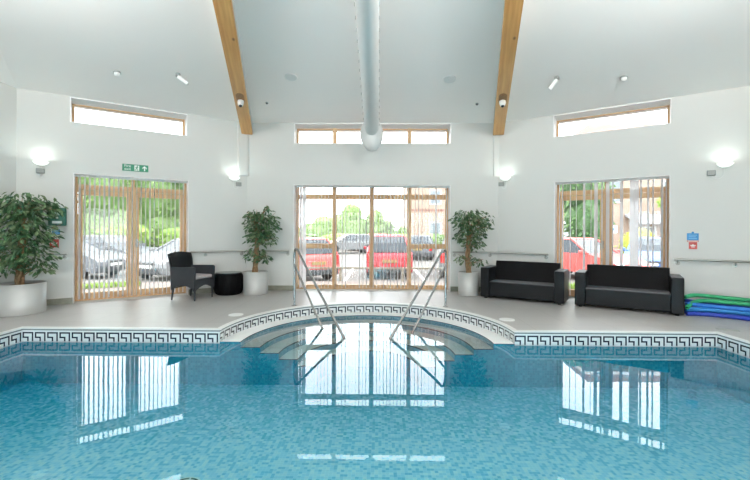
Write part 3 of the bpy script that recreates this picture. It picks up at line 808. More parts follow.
# ------------------------------------------------------------------ signs and boxes on the walls
def text_part(name, s, size, loc, mat_, parent, ex=.0008):
    cu = bpy.data.curves.new(name, 'FONT'); cu.body = s; cu.size = size; cu.align_x = 'CENTER'; cu.align_y = 'CENTER'; cu.extrude = ex
    t = bpy.data.objects.new(name, cu); COL.objects.link(t)
    dg = bpy.context.evaluated_depsgraph_get(); me = bpy.data.meshes.new_from_object(t.evaluated_get(dg))
    bpy.data.objects.remove(t)
    me.transform(Matrix.Translation(loc) @ Matrix.Rotation(PI / 2, 4, 'X')); me.materials.clear(); me.materials.append(mat_)
    return link(bpy.data.objects.new(name, me), parent)

def exit_sign():
    F = Matrix.Translation(FL['loc']) @ Matrix.Rotation(TH, 4, 'Z')
    o = empty('exit_sign', tuple(F @ Vector((-2.225, 0, 2.632))), TH, label='green fire exit sign with running figure and arrow over the doors', cat='sign')
    MB().box(-.225, .225, -.014, -.001, -.068, .068).build('panel', M['green'], o)
    y = -.0148
    text_part('lettering', 'Fire', .075, (-.135, y, .030), M['signw'], o); text_part('lettering', 'exit', .075, (-.135, y, -.030), M['signw'], o)
    b = MB(); b.box(.0 - .02, .0 + .065, y - .001, y + .001, -.052, .052); b.build('door_symbol', M['signw'], o)
    g = MB(); yy = y - .003
    g.add([(.035 + .011 * math.cos(2 * PI * k / 14), yy, .036 + .011 * math.sin(2 * PI * k / 14)) for k in range(14)], [tuple(range(14))])
    for seg in (((.03, .024), (.018, -.008), .009), ((.018, -.008), (.036, -.022), .006), ((.036, -.022), (.034, -.044), .006), ((.016, -.01), (.004, -.03), .006), ((.004, -.03), (-.012, -.034), .005), ((.03, .02), (.05, .008), .005), ((.026, .022), (.006, .018), .005), ((.006, .018), (-.004, .002), .005)):
        (x0, z0), (x1, z1), w = seg; dx, dz = x1 - x0, z1 - z0; l = math.hypot(dx, dz); nx, nz = -dz / l * w, dx / l * w
        g.add([(x0 + nx, yy, z0 + nz), (x0 - nx, yy, z0 - nz), (x1 - nx, yy, z1 - nz), (x1 + nx, yy, z1 + nz)], [(0, 1, 2, 3)])
    g.build('running_figure', M['green'], o)
    a = MB(); a.prism([(.147, -.05), (.169, -.05), (.169, .012), (.195, -.014), (.195, .016), (.158, .052), (.121, .016), (.121, -.014), (.147, .012)], y - .001, y + .001)
    a.build('arrow', M['signw'], o)
exit_sign()

def first_aid_box():
    F = Matrix.Translation(FL['loc']) @ Matrix.Rotation(TH, 4, 'Z')
    o = empty('defibrillator_cabinet', tuple(F @ Vector((-3.447, 0, 1.62))), TH, label='green defibrillator cabinet on the wall behind the large potted fig', cat='cabinet')
    MB().box(-.13, .13, -.15, -.001, -.165, .165).build('body', M['aed'], o, bevel=.02)
    MB().box(-.105, .105, -.162, -.15, -.14, .14).build('door', M['aed'], o, bevel=.008)
    MB().box(-.07, .075, -.1645, -.1605, .03, .11).build('window_label', mat('label_grey', (0.45, 0.55, 0.53), .4), o)
    MB().box(-.07, .07, -.1645, -.1605, -.12, -.075).build('label', M['signw'], o)
    MB().lathe([(0, 0), (.018, 0), (.018, .008), (0, .01)], 16, M=Matrix.Translation((0, -.162, -.02)) @ Matrix.Rotation(PI / 2, 4, 'X')).build('latch', M['signw'], o)
first_aid_box()

def notice(fr_, x, z, w, h, m_, label, kind):
    F = Matrix.Translation(fr_['loc']) @ Matrix.Rotation(fr_['rz'], 4, 'Z')
    o = empty('wall_notice', tuple(F @ Vector((x, 0, z))), fr_['rz'], label=label, cat='sign', group='small safety notices on the walls')
    MB().box(-w / 2, w / 2, -.006, -.001, -h / 2, h / 2).build('panel', m_, o)
    b = MB(); y0, y1 = -.0072, -.006
    if kind == 'blue':
        b.lathe([(0, 0), (.019, 0), (.019, .001)], 18, M=Matrix.Translation((-w * .0, y0, h * .5 + .012)) @ Matrix.Rotation(PI / 2, 4, 'X'))
        b.build('round_top', m_, o); b = MB()
        for k in range(3): b.box(-w * .36, w * (.36 - .08 * (k % 2)), y0, y1, h * (.24 - .24 * k) - .006, h * (.24 - .24 * k) + .004)
        b.build('lines', mat('pale_blue_print', (0.25, 0.5, 0.75), .5), o)
    elif kind == 'red':
        b.prism([(-w * .28, -h * .08), (w * .28, -h * .08), (w * .36, h * .12), (w * .2, h * .05), (0, h * .22), (-w * .2, h * .05), (-w * .36, h * .12)], y0, y1)
        b.box(-w * .2, w * .2, y0, y1, -h * .24, -h * .14); b.build('emblem', M['signw'], o)
    else:
        b.box(-w * .42, w * .42, y0, y1, -h * .15, h * .15); b.build('lines', M['signw'], o)
    return o
notice(FR, 3.525, 1.312, .168, .125, M['signb'], 'blue notice on the wall above the noodles, topmost of three', 'blue')
notice(FR, 3.525, 1.232, .168, .028, mat('pale_red', (0.50, 0.20, 0.17), .5), 'thin pale red strip notice on the wall above the noodles', 'strip')
notice(FR, 3.528, 1.152, .118, .125, M['signr'], 'red notice with white emblem on the wall above the noodles', 'red')
notice(FL, -3.475, 1.345, .115, .10, M['signb'], 'blue notice below the green defibrillator cabinet', 'blue')
notice(FL, -3.50, 1.255, .16, .03, mat('ochre_strip', (0.42, 0.30, 0.12), .5), 'thin ochre strip notice between blue and red notices beside the large fig', 'strip')
notice(FL, -3.50, 1.135, .135, .15, M['signr'], 'red notice just above the handrail beside the large potted fig', 'red')

# ------------------------------------------------------------------ potted figs
def leafcloud(b, r, blobs, count, size, rg, clamp=None):
    tot = sum(w for *_, w in blobs)
    for (cx, cy, cz, rx, ry, rz_, w) in blobs:
        for _ in range(int(count * w / tot)):
            while True:
                p = Vector((rg.uniform(-1, 1), rg.uniform(-1, 1), rg.uniform(-1, 1)))
                if p.length <= 1: break
            p = p * (0.55 + 0.45 * rg.random() ** .5) if p.length > 0 else p
            c = Vector((cx + p.x * rx, cy + p.y * ry, cz + p.z * rz_))
            if clamp and not clamp(c): continue
            s = size * rg.uniform(.65, 1.2)
            out = Vector((p.x, p.y, p.z * .4 + .15 + rg.uniform(-.3, .2))); out = out.normalized() if out.length > 1e-3 else Vector((0, 0, 1))
            ax = Vector((out.x + rg.uniform(-.6, .6), out.y + rg.uniform(-.6, .6), -.55 + rg.uniform(-.4, .5))).normalized()
            sd = ax.cross(out + Vector((rg.uniform(-.3, .3), rg.uniform(-.3, .3), rg.uniform(-.3, .3))))
            if sd.length < 1e-3: continue
            sd.normalize(); nn = sd.cross(ax)
            L, Wd = s, s * .42
            P = [c, c + ax * L * .35 + sd * Wd * .5 + nn * .01, c + ax * L * .72 + sd * Wd * .38, c + ax * L - nn * L * .12, c + ax * L * .72 - sd * Wd * .38, c + ax * L * .35 - sd * Wd * .5 + nn * .01]
            b.add(P, [(0, 1, 2, 3), (0, 3, 4, 5)])
def potted_tree(loc, pr, ph, blobs, count, trunk_top, label, seed, clamp=None, size=.10):
    rg = random.Random(seed)
    o = empty('potted_fig', loc, label=label, cat='potted plant', group='weeping figs in round silver pots')
    pot = MB().lathe([(0, 0), (pr * .985, 0), (pr, .01), (pr, ph), (pr - .022, ph), (pr - .03, ph - .05), (0, ph - .05)], 48).build('pot', M['pot'], o)
    MB().lathe([(0, ph - .035), (pr * .5, ph - .03), (pr - .028, ph - .045)], 32).build('soil', M['soil'], o)
    b = MB()
    for k in range(4):
        a = 2 * PI * k / 4; pts = []
        for i in range(15):
            t = i / 14; z = ph - .05 + t * (trunk_top - ph + .05); rr = .042 - .018 * t
            pts.append((math.cos(a + t * 7) * rr + .02 * math.sin(t * 5 + seed), math.sin(a + t * 7) * rr, z))
        b.tube(pts, [.027 - .012 * i / 14 for i in range(15)], 8)
    b.build('trunk', M['bark'], o)
    b = MB()
    for (cx, cy, cz, rx, ry, rz_, w) in blobs:
        for k in range(7):
            s = Vector((0, 0, min(trunk_top, max(ph + .1, cz - rz_ * .6)))) + Vector((0, 0, -.05 * k * .3))
            e = Vector((cx + rg.uniform(-.75, .75) * rx, cy + rg.uniform(-.75, .75) * ry, cz + rg.uniform(-.4, .8) * rz_))
            if clamp and not clamp(e): continue
            b.tube(bez([s, s.lerp(e, .5) + Vector((0, 0, .05)), e], 4), [.009 - .0055 * i / 8 for i in range(9)], 6)
    b.build('branches', M['bark'], o)
    b = MB(); leafcloud(b, None, blobs, count, size, rg, clamp)
    b.build('foliage', M['leaf'], o, recalc=False)
    return o
def clampL(c): return c.x > -.27 and c.y < 1.1 and (c.x * -ST + c.y * CT) < .42
potted_tree((-5.80, 6.60, 0), .335, .50,
            [(0.02, 0, 1.72, .46, .46, .34, 5), (.05, -.03, 1.30, .52, .5, .34, 5), (.34, .12, 1.78, .26, .22, .18, .8), (.10, -.05, .95, .46, .45, .22, 2.2), (.30, .05, .76, .22, .22, .14, .6), (-.1, -.2, .80, .3, .3, .16, .8)],
            1250, 1.75, 'tall bushy fig in the wide silver pot beneath the defibrillator cabinet', 11, clampL, .125)
potted_tree((-2.54, 8.76, 0), .262, .49,
            [(.12, 0, 1.52, .42, .31, .37, 6), (.12, 0, 1.22, .38, .3, .22, 2.4), (.0, -.05, .88, .26, .22, .16, 1.0), (.16, -.05, .78, .2, .2, .12, .6), (-.08, 0, 1.74, .18, .18, .14, .6), (.24, 0, 1.88, .07, .06, .12, .15)],
            900, 1.5, 'weeping fig in a silver pot beside the black barrel stool', 5, lambda c: c.y < .42 and (c.x * -ST + c.y * CT) < .62, .105)
potted_tree((2.13, 8.79, 0), .222, .50,
            [(.05, 0, 1.64, .50, .33, .27, 5.6), (.02, 0, 1.32, .38, .3, .22, 3), (.10, 0, 1.10, .28, .25, .16, 1.2), (-.10, -.05, .80, .24, .2, .14, .6), (.2, 0, .72, .2, .2, .12, .5), (.36, 0, 1.52, .14, .16, .14, .5)],
            820, 1.5, 'weeping fig in a slim silver pot beside the end of a sofa', 9, lambda c: c.y < .40, .10)

# ------------------------------------------------------------------ armchair, stool, sofas
def armchair():
    o = empty('wicker_armchair', (-3.60, 8.085, 0), R(-14.6), label='charcoal woven armchair with grey seat cushion by the exit doors', cat='armchair')
    m = M['wicker']; hw, f, bk = .285, .265, -.27
    def legs(name, x, y, dx, dy, top):
        MB().tube([(x + dx, y + dy, 0), (x, y, top)], [.016, .026], 10).build(name, m, o)
    legs('leg', f - .02, -hw + .025, .0, 0, .42); legs('leg', f - .02, hw - .025, .0, 0, .42); legs('leg', bk + .04, -hw + .03, -.06, -.01, .42); legs('leg', bk + .04, hw - .03, -.06, .01, .42)
    for s in (-1, 1):     # arm panels: flat woven sides with an arched lower edge
        poly = [(f, .24), (f + .01, .645), (f - .03, .665), (bk - .015, .655), (bk + .0, .24)]
        arch = [(bk + .03 + (f - bk - .06) * k / 8, .24 + .06 * math.sin(PI * k / 8)) for k in range(9)]
        poly = [(f, .20), (f + .012, .64), (f - .02, .665), (bk - .01, .655), (bk, .20)] + [(bk + .03, .20)] + arch + [(f - .03, .20)]
        y0, y1 = (s * hw - .022, s * hw + .022)
        MB().prism(poly, y0, y1).build('arm_panel', m, o, bevel=.012)
    # front apron
    poly = [(-hw + .02, .20), (-hw + .02, .41), (hw - .02, .41), (hw - .02, .20)] + [(hw - .05 - (2 * hw - .1) * k / 8, .22 + .07 * math.sin(PI * k / 8)) for k in range(9)]
    Mx = Matrix(((0, 1, 0, 0), (1, 0, 0, 0), (0, 0, 1, 0), (0, 0, 0, 1)))
    MB().prism(poly, f - .03, f + .012, M=Mx).build('apron', m, o, bevel=.008)
    # curved, slightly leaning back
    b = MB(); N = 14; rows = [(.22, 0), (.42, .0), (.66, -.02), (.80, -.045), (.92, -.075)]
    vs = []; 
    for side in (0, 1):
        for (z, lx) in rows:
            for k in range(N + 1):
                t = -1 + 2 * k / N
                zz = z + (0.035 * (1 - t * t) - .01 if z > .9 else 0)
                wid = hw + .02 + (.012 if z > .7 else 0)
                vs.append((bk + lx - .055 * (1 - t * t) - .01 + side * .035, t * wid, zz))
    n1 = N + 1; nr = len(rows); fs = []
    for side in (0, 1):
        for r_ in range(nr - 1):
            for k in range(N):
                p = side * nr * n1 + r_ * n1 + k; q = (p, p + 1, p + n1 + 1, p + n1)
                fs.append(q if side else q[::-1])
    B = nr * n1
    for k in range(N):
        fs.append((k, k + 1, B + k + 1, B + k)); p = (nr - 1) * n1 + k; fs.append((p, p + 1, B + p + 1, B + p))
    for r_ in range(nr - 1):
        for k in (0, N):
            p = r_ * n1 + k; fs.append((p, p + n1, B + p + n1, B + p))
    b.add(vs, fs, 0, True); b.build('backrest', M['rattan2'], o)
    MB().box(bk, f - .02, -hw + .02, hw - .02, .36, .415).build('seat', m, o)
    MB().box(bk + .03, f - .01, -hw + .035, hw - .035, .415, .485).build('seat_cushion', M['cushion'], o, bevel=.025, seg=3)
armchair()

def stool():
    o = empty('barrel_stool', (-3.115, 8.70, 0), label='black woven barrel stool between the armchair and the potted fig', cat='stool')
    r = .30
    b = MB(); b.lathe([(0, 0), (r * .80, 0), (r * .86, .02), (r * .98, .14), (r * 1.02, .23), (r * 1.0, .33), (r * .93, .43), (r * .92, .455), (r * .80, .46), (0, .46)], 40)
    b.build('body', M['rattan'], o)
    MB().cyl((0, 0, .461), r * .9, .010, 40).build('glass_top', M['tglass'], o)
    b = MB()
    for k in range(16):
        a = 2 * PI * k / 16
        b.tube([((r * q + .006) * math.cos(a + .25 * z), (r * q + .006) * math.sin(a + .25 * z), z) for q, z in ((.86, .02), (.98, .14), (1.02, .23), (1.0, .33), (.93, .43))], .010, 6)
    b.build('woven_straps', M['rattan'], o)
stool()

def sofa(p0, p1, label, depth=.70):
    p0, p1 = Vector((*p0, 0)), Vector((*p1, 0)); d = p1 - p0; L = d.length; a = math.atan2(d.y, d.x)
    o = empty('wicker_sofa', tuple(p0), a, label=label, cat='sofa', group='black woven sofas')
    aw = .175
    for x in (0, L - aw):
        MB().box(x + .008, x + aw - .008, .008, depth - .008, .633, .641).build('lit_arm_top', M['lit_top'], o, bevel=.003)  # thin paler layer, light on the arm top put into colour
        arm = MB().box(x, x + aw, 0, depth, .03, .635).build('arm', M['rattan2'], o, bevel=.015)
        for fy in (.05, depth - .10):
            MB().cyl((x + aw / 2, fy + .025, 0), .03, .032, 12).build('foot', M['rattan2'], o)
    MB().box(aw, L - aw, .02, depth - .02, .055, .345).build('seat_base', M['rattan2'], o, bevel=.015)
    MB().box(aw + .004, L - aw - .004, .03, depth - .20, .345, .358).build('lit_seat_top', M['lit_top'], o, bevel=.005)  # thin paler layer, light on the seat top put into colour
    b = MB()
    b.prism([(depth - .20, .345), (depth - .01, .345), (depth + .03, .75), (depth - .06, .75)], aw - .02, L - aw + .02, M=Matrix(((0, 1, 0, 0), (1, 0, 0, 0), (0, 0, 1, 0), (0, 0, 0, 1))))
    b.build('backrest', M['rattan'], o, bevel=.015)
sofa((2.295, 8.404), (3.646, 7.551), 'black woven sofa beside the slim potted fig', .66)
sofa((3.811, 7.487), (5.191, 6.629), 'black woven sofa beside the pile of foam pool noodles', .68)

# ------------------------------------------------------------------ pool noodles
NC = {'blue': mat('foam_blue', (0.012, 0.13, 0.50), .6, noise=(8, (0.02, 0.19, 0.60), .3, .7)), 'navy': mat('foam_navy', (0.008, 0.035, 0.33), .6), 'sky': mat('foam_sky_blue', (0.03, 0.24, 0.60), .6),
      'green': mat('foam_green', (0.012, 0.26, 0.10), .6, noise=(8, (0.02, 0.33, 0.15), .3, .7)), 'red': mat('foam_red', (0.42, 0.02, 0.035), .6)}
def noodle(path, c, label):
    P = bez(path, 8); q = Vector((P[0].x, P[0].y, 0))
    o = empty('pool_noodle', tuple(q), label=label, cat='pool noodle', group='foam pool noodles piled by the wall')
    MB().tube([p - q for p in P], .034, 14).build('foam', NC[c], o)
    t = (P[0] - P[1]).normalized()
    Mx = Matrix.Translation(P[0] - q + t * .001) @ Vector((0, 0, 1)).rotation_difference(t).to_matrix().to_4x4()
    MB().cyl((0, 0, 0), .012, .002, 12, M=Mx).build('core_hole', M['dark'], o)
r_ = .034
noodle([(5.31, 6.74, r_), (5.55, 6.70, r_), (5.90, 6.47, r_), (6.15, 6.10, r_), (6.22, 5.5, r_)], 'navy', 'dark blue foam noodle lowest on the floor, front of the pile')
noodle([(5.375, 6.84, r_ + .005), (5.60, 6.83, r_), (5.98, 6.62, r_), (6.25, 6.25, r_), (6.32, 5.6, r_)], 'blue', 'blue foam noodle on the floor, second from the front of the pile')
noodle([(5.46, 6.98, r_), (5.68, 6.96, r_), (6.05, 6.74, r_), (6.34, 6.38, r_), (6.41, 5.8, r_)], 'navy', 'dark blue foam noodle on the floor nearest the wall')
noodle([(5.335, 6.78, .10), (5.60, 6.76, .100), (5.96, 6.56, .102), (6.19, 6.18, .102), (6.27, 5.5, .10)], 'sky', 'bright blue foam noodle lying second from the floor at the front')
noodle([(5.41, 6.90, .105), (5.65, 6.90, .104), (6.00, 6.68, .104), (6.27, 6.3, .104), (6.35, 5.7, .10)], 'red', 'red foam noodle in the middle of the pile')
noodle([(5.35, 6.80, .185), (5.55, 6.79, .168), (5.92, 6.58, .155), (6.18, 6.20, .170), (6.24, 5.6, .17)], 'blue', 'bright blue foam noodle dipping across the front of the pile')
noodle([(5.455, 6.97, .215), (5.66, 6.99, .185), (6.03, 6.78, .172), (6.33, 6.38, .17), (6.40, 5.8, .17)], 'navy', 'dark blue foam noodle just under the green one at the top')
noodle([(5.315, 6.735, .135), (5.50, 6.84, .205), (5.72, 6.83, .235), (6.02, 6.60, .235), (6.26, 6.22, .235), (6.31, 5.7, .235)], 'green', 'green foam noodle bending up from low in the pile')
noodle([(5.44, 6.95, .275), (5.66, 6.99, .30), (6.00, 6.74, .295), (6.28, 6.38, .29), (6.35, 5.8, .27)], 'green', 'green foam noodle lying across the top of the pile')

# ------------------------------------------------------------------ outside
def ground():
    m = mat('tarmac_car_park', (0.125, 0.115, 0.105), .9, noise=(.8, (0.15, 0.137, 0.124), .35, .65))
    b = MB(); N = 24
    xs = [-70 + 140 * i / N for i in range(N + 1)]; ys = [9.68, 10.5, 12, 14, 17, 22, 30, 45, 70, 120]
    h = lambda x, y: -.12 - .22 * min(1, max(0, (y - 9.68) / 4))
    vs = [(x, y, h(x, y)) for y in ys for x in xs]; n1 = N + 1
    b.add(vs, [(j * n1 + i, j * n1 + i + 1, (j + 1) * n1 + i + 1, (j + 1) * n1 + i) for j in range(len(ys) - 1) for i in range(N)])
    g = .34       # the building stands in a hole of the ground
    polys = [[Vector((x, y, 0)) for x, y in ((-70, -30), (70, -30), (70, 9.68), (-70, 9.68))],
             [Vector((x, y, 0)) for x, y in ((EL.x - g, YR - g), (EL.x - g, EL.y + .1), (-W2 - .1, D + g), (W2 + .1, D + g), (ER.x + g, ER.y + .1), (ER.x + g, YR - g))]]
    flat = [p for q in polys for p in q]
    b.add([(p.x, p.y, -.12) for p in flat], [tuple(t) for t in tessellate_polygon(polys)])
    b.build('ground', m, kind='structure', recalc=False)
    b = MB(); pm = brick_mat('paving', (0.19, 0.145, 0.12), (0.17, 0.13, 0.11), (0.14, 0.12, 0.105), 4, .9)
    b.prism([(-9.5, 8.6), (-7.8, 10.4), (-3.3, 11.2), (4, 11.2), (8.2, 9.8), (9, 6), (6.9, 6.7), (2.9, 9.5), (-2.9, 9.5), (-6.4, 7.2)], -.13, -.03, axis='z')
    b.build('path', pm, kind='structure')
ground()
def tree(name, loc, blobs, count, size, m_, label, seed, trunk=None, group='trees and hedges beyond the car park', cat='tree'):
    rg = random.Random(seed)
    o = empty(name, loc, label=label, cat=cat, group=group)
    if trunk == 3.5: blobs = blobs + [(0, 0, 1.6, 3.0, 1.4, 1.9, 2.6)]
    b = MB(); leafcloud(b, None, blobs, count, size, rg)
    for (cx, cy, cz, rx, ry, rz_, w) in blobs:
        N = 12; vs = []
        for i in range(9):
            t = -PI / 2 + PI * i / 8
            for k in range(N):
                q = .80 * rg.uniform(.9, 1.1)
                vs.append((cx + rx * q * math.cos(t) * math.cos(2 * PI * k / N), cy + ry * q * math.cos(t) * math.sin(2 * PI * k / N), cz + rz_ * q * math.sin(t)))
        b.add(vs, [(i * N + k, i * N + (k + 1) % N, (i + 1) * N + (k + 1) % N, (i + 1) * N + k) for i in range(8) for k in range(N)], 0)
    b.build('crown', m_, o, recalc=False)
    if trunk: 
        b = MB(); b.tube([(0, 0, -.1), (.05, 0, trunk * .5), (0, .05, trunk)], [.16, .13, .07], 8)
        for (cx, cy, cz, rx, ry, rz_, w) in blobs[:4]: b.tube([(0, .05, trunk * .7), (cx * .7, cy * .7, cz)], [.07, .03], 6)
        b.build('trunk', M['bark'], o)
    return o
LM = leaf_mat('summer_leaves', (0.10, 0.19, 0.045), (0.17, 0.29, 0.075), (0.27, 0.39, 0.13), trans=.35)
LH = leaf_mat('hedge_leaves', (0.17, 0.30, 0.055), (0.28, 0.42, 0.08), (0.42, 0.53, 0.13), trans=.35)
LY = leaf_mat('golden_leaves', (0.40, 0.44, 0.04), (0.52, 0.54, 0.06), (0.62, 0.62, 0.10), trans=.35)
LD = leaf_mat('dark_leaves', (0.06, 0.13, 0.05), (0.10, 0.20, 0.07), (0.19, 0.30, 0.11), trans=.3)
# beyond the left doors
for i, (x, y, s, lb) in enumerate(((-21.0, 24.5, 1.1, 'tall leafy tree seen through the farthest-left door pane'), (-16.6, 25, 1.15, 'tall leafy tree seen through the middle of the exit doors'), (-10.6, 25.5, 1.2, 'tall leafy tree seen at the armchair side of the exit doors'), (-13.6, 25.8, 1.1, 'tall leafy tree between two others beyond the right-hand exit door leaf'))):
    tree('leafy_tree', (x, y, -.12), [(0, 0, 3.2 * s, 2.3, 1.8, 2.4, 3), (.8, .2, 4.1 * s, 1.9, 1.6, 1.6, 3), (-1.0, 0, 4.2 * s, 1.8, 1.5, 1.5, 2), (0, 0, 4.6 * s, 1.5, 1.3, 1.1, 1.4)], 1900, .40, LM if i % 2 else LD, lb, 20 + i, 3.5)
for i, (x, y, lb) in enumerate(((-17.4, 21.2, 'yellow green hedge bush behind the silver cars, at the left of the exit doors'), (-13.8, 21.6, 'yellow green hedge bush behind the silver cars, middle of the exit doors'), (-10.2, 21.6, 'yellow green hedge bush behind the white car at the armchair side'))):
    tree('hedge_bush', (x, y, -.12), [(0, 0, .9, 1.7, .8, .9, 2), (.6, 0, 1.4, 1.1, .7, .45, 1), (-.7, 0, 1.3, 1.0, .7, .4, 1)], 900, .22, LH, lb, 40 + i, cat='bush')
# beyond the centre window
for i, (x, y, h, w, lb) in enumerate(((-8.6, 42, 1.8, 2.6, 'low green tree mound at the left edge of the centre window view'), (-6.2, 43, 2.9, 2.4, 'green tree mound rising in the first pane of the centre window'), (-3.2, 44, 4.1, 2.4, 'tallest green tree mound seen in the second pane of the centre window'), (-.6, 45, 3.6, 2.0, 'rounded green tree mound beside the tallest one, centre window'), (.7, 46.5, 2.6, 1.7, 'low green tree mound behind the red hatchback'), (2.3, 42, 2.0, .75, 'low green tree mound by the brick block corner'))):
    tree('leafy_tree', (x, y, -.3), [(0, 0, h * .45, w, 1.5, h * .55, 3), (.3, 0, h * .8, w * .6, 1.2, h * .38, 1.6), (-w * .5, 0, h * .5, w * .6, 1.2, h * .4, 1)], 800, .42, LM, lb, 60 + i, h * .5)
for i, (x, y, lb) in enumerate(((-6.8, 36, 'hedge bush behind the parked red car in the first centre pane'), (-3.8, 37, 'hedge bush behind the far white car, second centre pane'), (-.8, 37, 'hedge bush beyond the red hatchback roof'), (2.1, 37, 'hedge bush beyond the silver car, right of the red hatchback'), (5.0, 38, 'hedge bush at the foot of the brick block'))):
    tree('hedge_bush', (x, y, -.35), [(0, 0, .75, 1.8, .8, .85, 2), (.6, 0, 1.1, 1.1, .7, .45, 1), (-.7, 0, 1.0, 1.0, .7, .4, 1)], 700, .26, LH if i % 2 else LM, lb, 80 + i, cat='bush')
# beyond the right doors
tree('leafy_tree', (10.4, 20.0, -.34), [(0, 0, 2.4, 1.2, 1.1, 1.8, 3), (-.5, 0, 4.0, 1.1, 1.0, 1.5, 2.4), (.4, 0, 3.6, .9, .9, 1.2, 1.4)], 1700, .30, LD, 'leafy green tree rising behind the red car by the sofas', 101, 2.8)
tree('hedge_bush', (13.1, 20.4, -.34), [(0, 0, .9, .9, .8, .95, 2), (.3, 0, 1.5, .6, .6, .5, 1)], 900, .17, LY, 'golden yellow bush in front of the brick house', 102, cat='bush')
tree('hedge_bush', (18.2, 23.6, 2.75), [(0, 0, .5, 1.3, .4, .7, 2), (-1.1, 0, .4, .8, .4, .5, 1)], 700, .17, LH, 'green climber over the lean-to roof of the brick house', 103, cat='bush')

# buildings
def windows(parent, wins, y, fm, gm):
    for (x0, x1, z0, z1) in wins:
        f = MB(); t = .06
        f.box(x0 - t, x1 + t, y - .05, y + .05, z1, z1 + t); f.box(x0 - t, x1 + t, y - .05, y + .05, z0 - t, z0); f.box(x0 - t, x0, y - .05, y + .05, z0, z1); f.box(x1, x1 + t, y - .05, y + .05, z0, z1)
        wo = f.build('window', fm, parent); MB().box(x0, x1, y - .02, y + .02, z0, z1).build('pane', gm, wo)
BM = brick_mat('tan_brick', (0.34, 0.235, 0.18), (0.37, 0.26, 0.20), (0.34, 0.28, 0.235), 1.0, .9, .225, .075, .01)
for nd in BM.node_tree.nodes:
    if nd.type == 'TEX_BRICK':
        mp = BM.node_tree.nodes.new('ShaderNodeMapping'); mp.inputs['Rotation'].default_value = (R(90), 0, 0)
        tcn = [q for q in BM.node_tree.nodes if q.type == 'TEX_COORD'][-1]
        BM.node_tree.links.new(tcn.outputs['Object'], mp.inputs['Vector']); BM.node_tree.links.new(mp.outputs[0], nd.inputs['Vector'])
RT = mat('clay_roof', (0.19, 0.085, 0.065), .8, noise=(6, (0.22, 0.11, 0.085), .4, .6))
WG = mat('dark_window_glass', (0.16, 0.19, 0.21), .1)
bo = empty('brick_block', (3.25, 45, -.4), label='tall tan brick block of flats seen in the fourth centre pane', cat='building')
MB().box(0, 16, 0, 8, 0, 9.5).build('wall', BM, bo)
MB().prism([(-.4, 9.5), (16.4, 9.5), (16.4, 9.9), (8, 12.2), (-.4, 9.9)], -.3, 8.3).build('roof', RT, bo)
MB().box(-.02, 16.02, -.03, 0, 4.0, 4.2).build('brick_band', RT, bo)
windows(bo, [(x, x + 1.2, z, z + 1.5) for x in (2.6, 5.6, 8.8) for z in (1.2, 4.8)], -.01, M['white'], WG)
bo = empty('brick_house', (13.5, 25.5, -.34), label='tan brick house with lean-to roof behind the blue car', cat='building')
MB().box(0, 16, 0, 8, 0, 7.2).build('wall', BM, bo)
MB().prism([(-.5, -.6), (-.5, 8.6), (16.5, 8.6), (16.5, -.6)], 7.2, 7.4, axis='z').build('eaves', M['white'], bo)
MB().add([(-.5, -.6, 7.4), (16.5, -.6, 7.4), (16.5, 8.6, 7.4), (-.5, 8.6, 7.4), (2, 4, 9.6), (14, 4, 9.6)], [(0, 1, 5, 4), (1, 2, 5), (2, 3, 4, 5), (3, 0, 4)]).build('roof', RT, bo)
MB().prism([(-1.4, 2.32), (-1.4, 2.20), (0, 2.72), (0, 2.84)], 2.2, 10, M=Matrix(((0, 1, 0, 0), (1, 0, 0, 0), (0, 0, 1, 0), (0, 0, 0, 1)))).build('lean_to_roof', mat('slate', (0.33, 0.34, 0.36), .7), bo)
windows(bo, [(3.2, 4.1, .9, 2.0), (1.0, 1.9, 3.6, 4.9), (4.6, 5.5, 3.6, 4.9)], -.01, M['white'], WG)
bo = empty('garden_shed', (12.3, 22.8, -.34), R(10), label='small grey gabled shed behind the red car', cat='shed')
MB().prism([(-.9, 0), (.9, 0), (.9, 1.5), (0, 2.5), (-.9, 1.5)], 0, 2.2).build('wall', mat('shed_grey', (0.34, 0.35, 0.37), .8), bo)
b = MB(); b.prism([(-1.05, 1.36), (0, 2.52), (1.05, 1.36), (1.05, 1.44), (0, 2.62), (-1.05, 1.44)], -.15, 2.3); b.build('roof', mat('shed_roof', (0.25, 0.26, 0.28), .8), bo)
bo = empty('car_park_sign', (9.55, 16.4, -.34), R(-25), label='small white sign with two blue discs on a post by the red car', cat='sign')
MB().tube([(0, 0, 0), (0, 0, 2.1)], .03, 8).build('post', M['dsteel'], bo)
MB().box(-.26, .26, -.05, -.032, 1.68, 1.98).build('panel', M['signw'], bo)
for dx in (-.12, .12): MB().lathe([(0, 0), (.06, 0), (.06, .004), (0, .004)], 16, M=Matrix.Translation((dx, -.052, 1.83)) @ Matrix.Rotation(PI / 2, 4, 'X')).build('blue_disc', M['signb'], bo)
bo = empty('lamp_post', (2.0, 40, -.35), label='grey lamp post rising above the hedge near the red hatchback', cat='lamp post')
MB().tube([(0, 0, 0), (0, 0, 4.9)], [.07, .045], 8).build('pole', M['dsteel'], bo); MB().box(-.32, .32, -.1, .1, 4.9, 5.02).build('lantern', M['greyp'], bo)
# low knee rail outside the centre window
o = empty('knee_rail', (0, 11.6, -.25), label='low pale timber knee rail outside the centre window', cat='fence')
PR = mat('pale_rail_timber', (0.30, 0.26, 0.20), .8)
MB().box(-2.6, 2.9, -.03, .03, .53, .58).build('rail', PR, o)
for x in (-2.5, -.95, .85, 2.7): MB().box(x - .03, x + .03, -.03, .03, -.02, .53).build('post', PR, o)
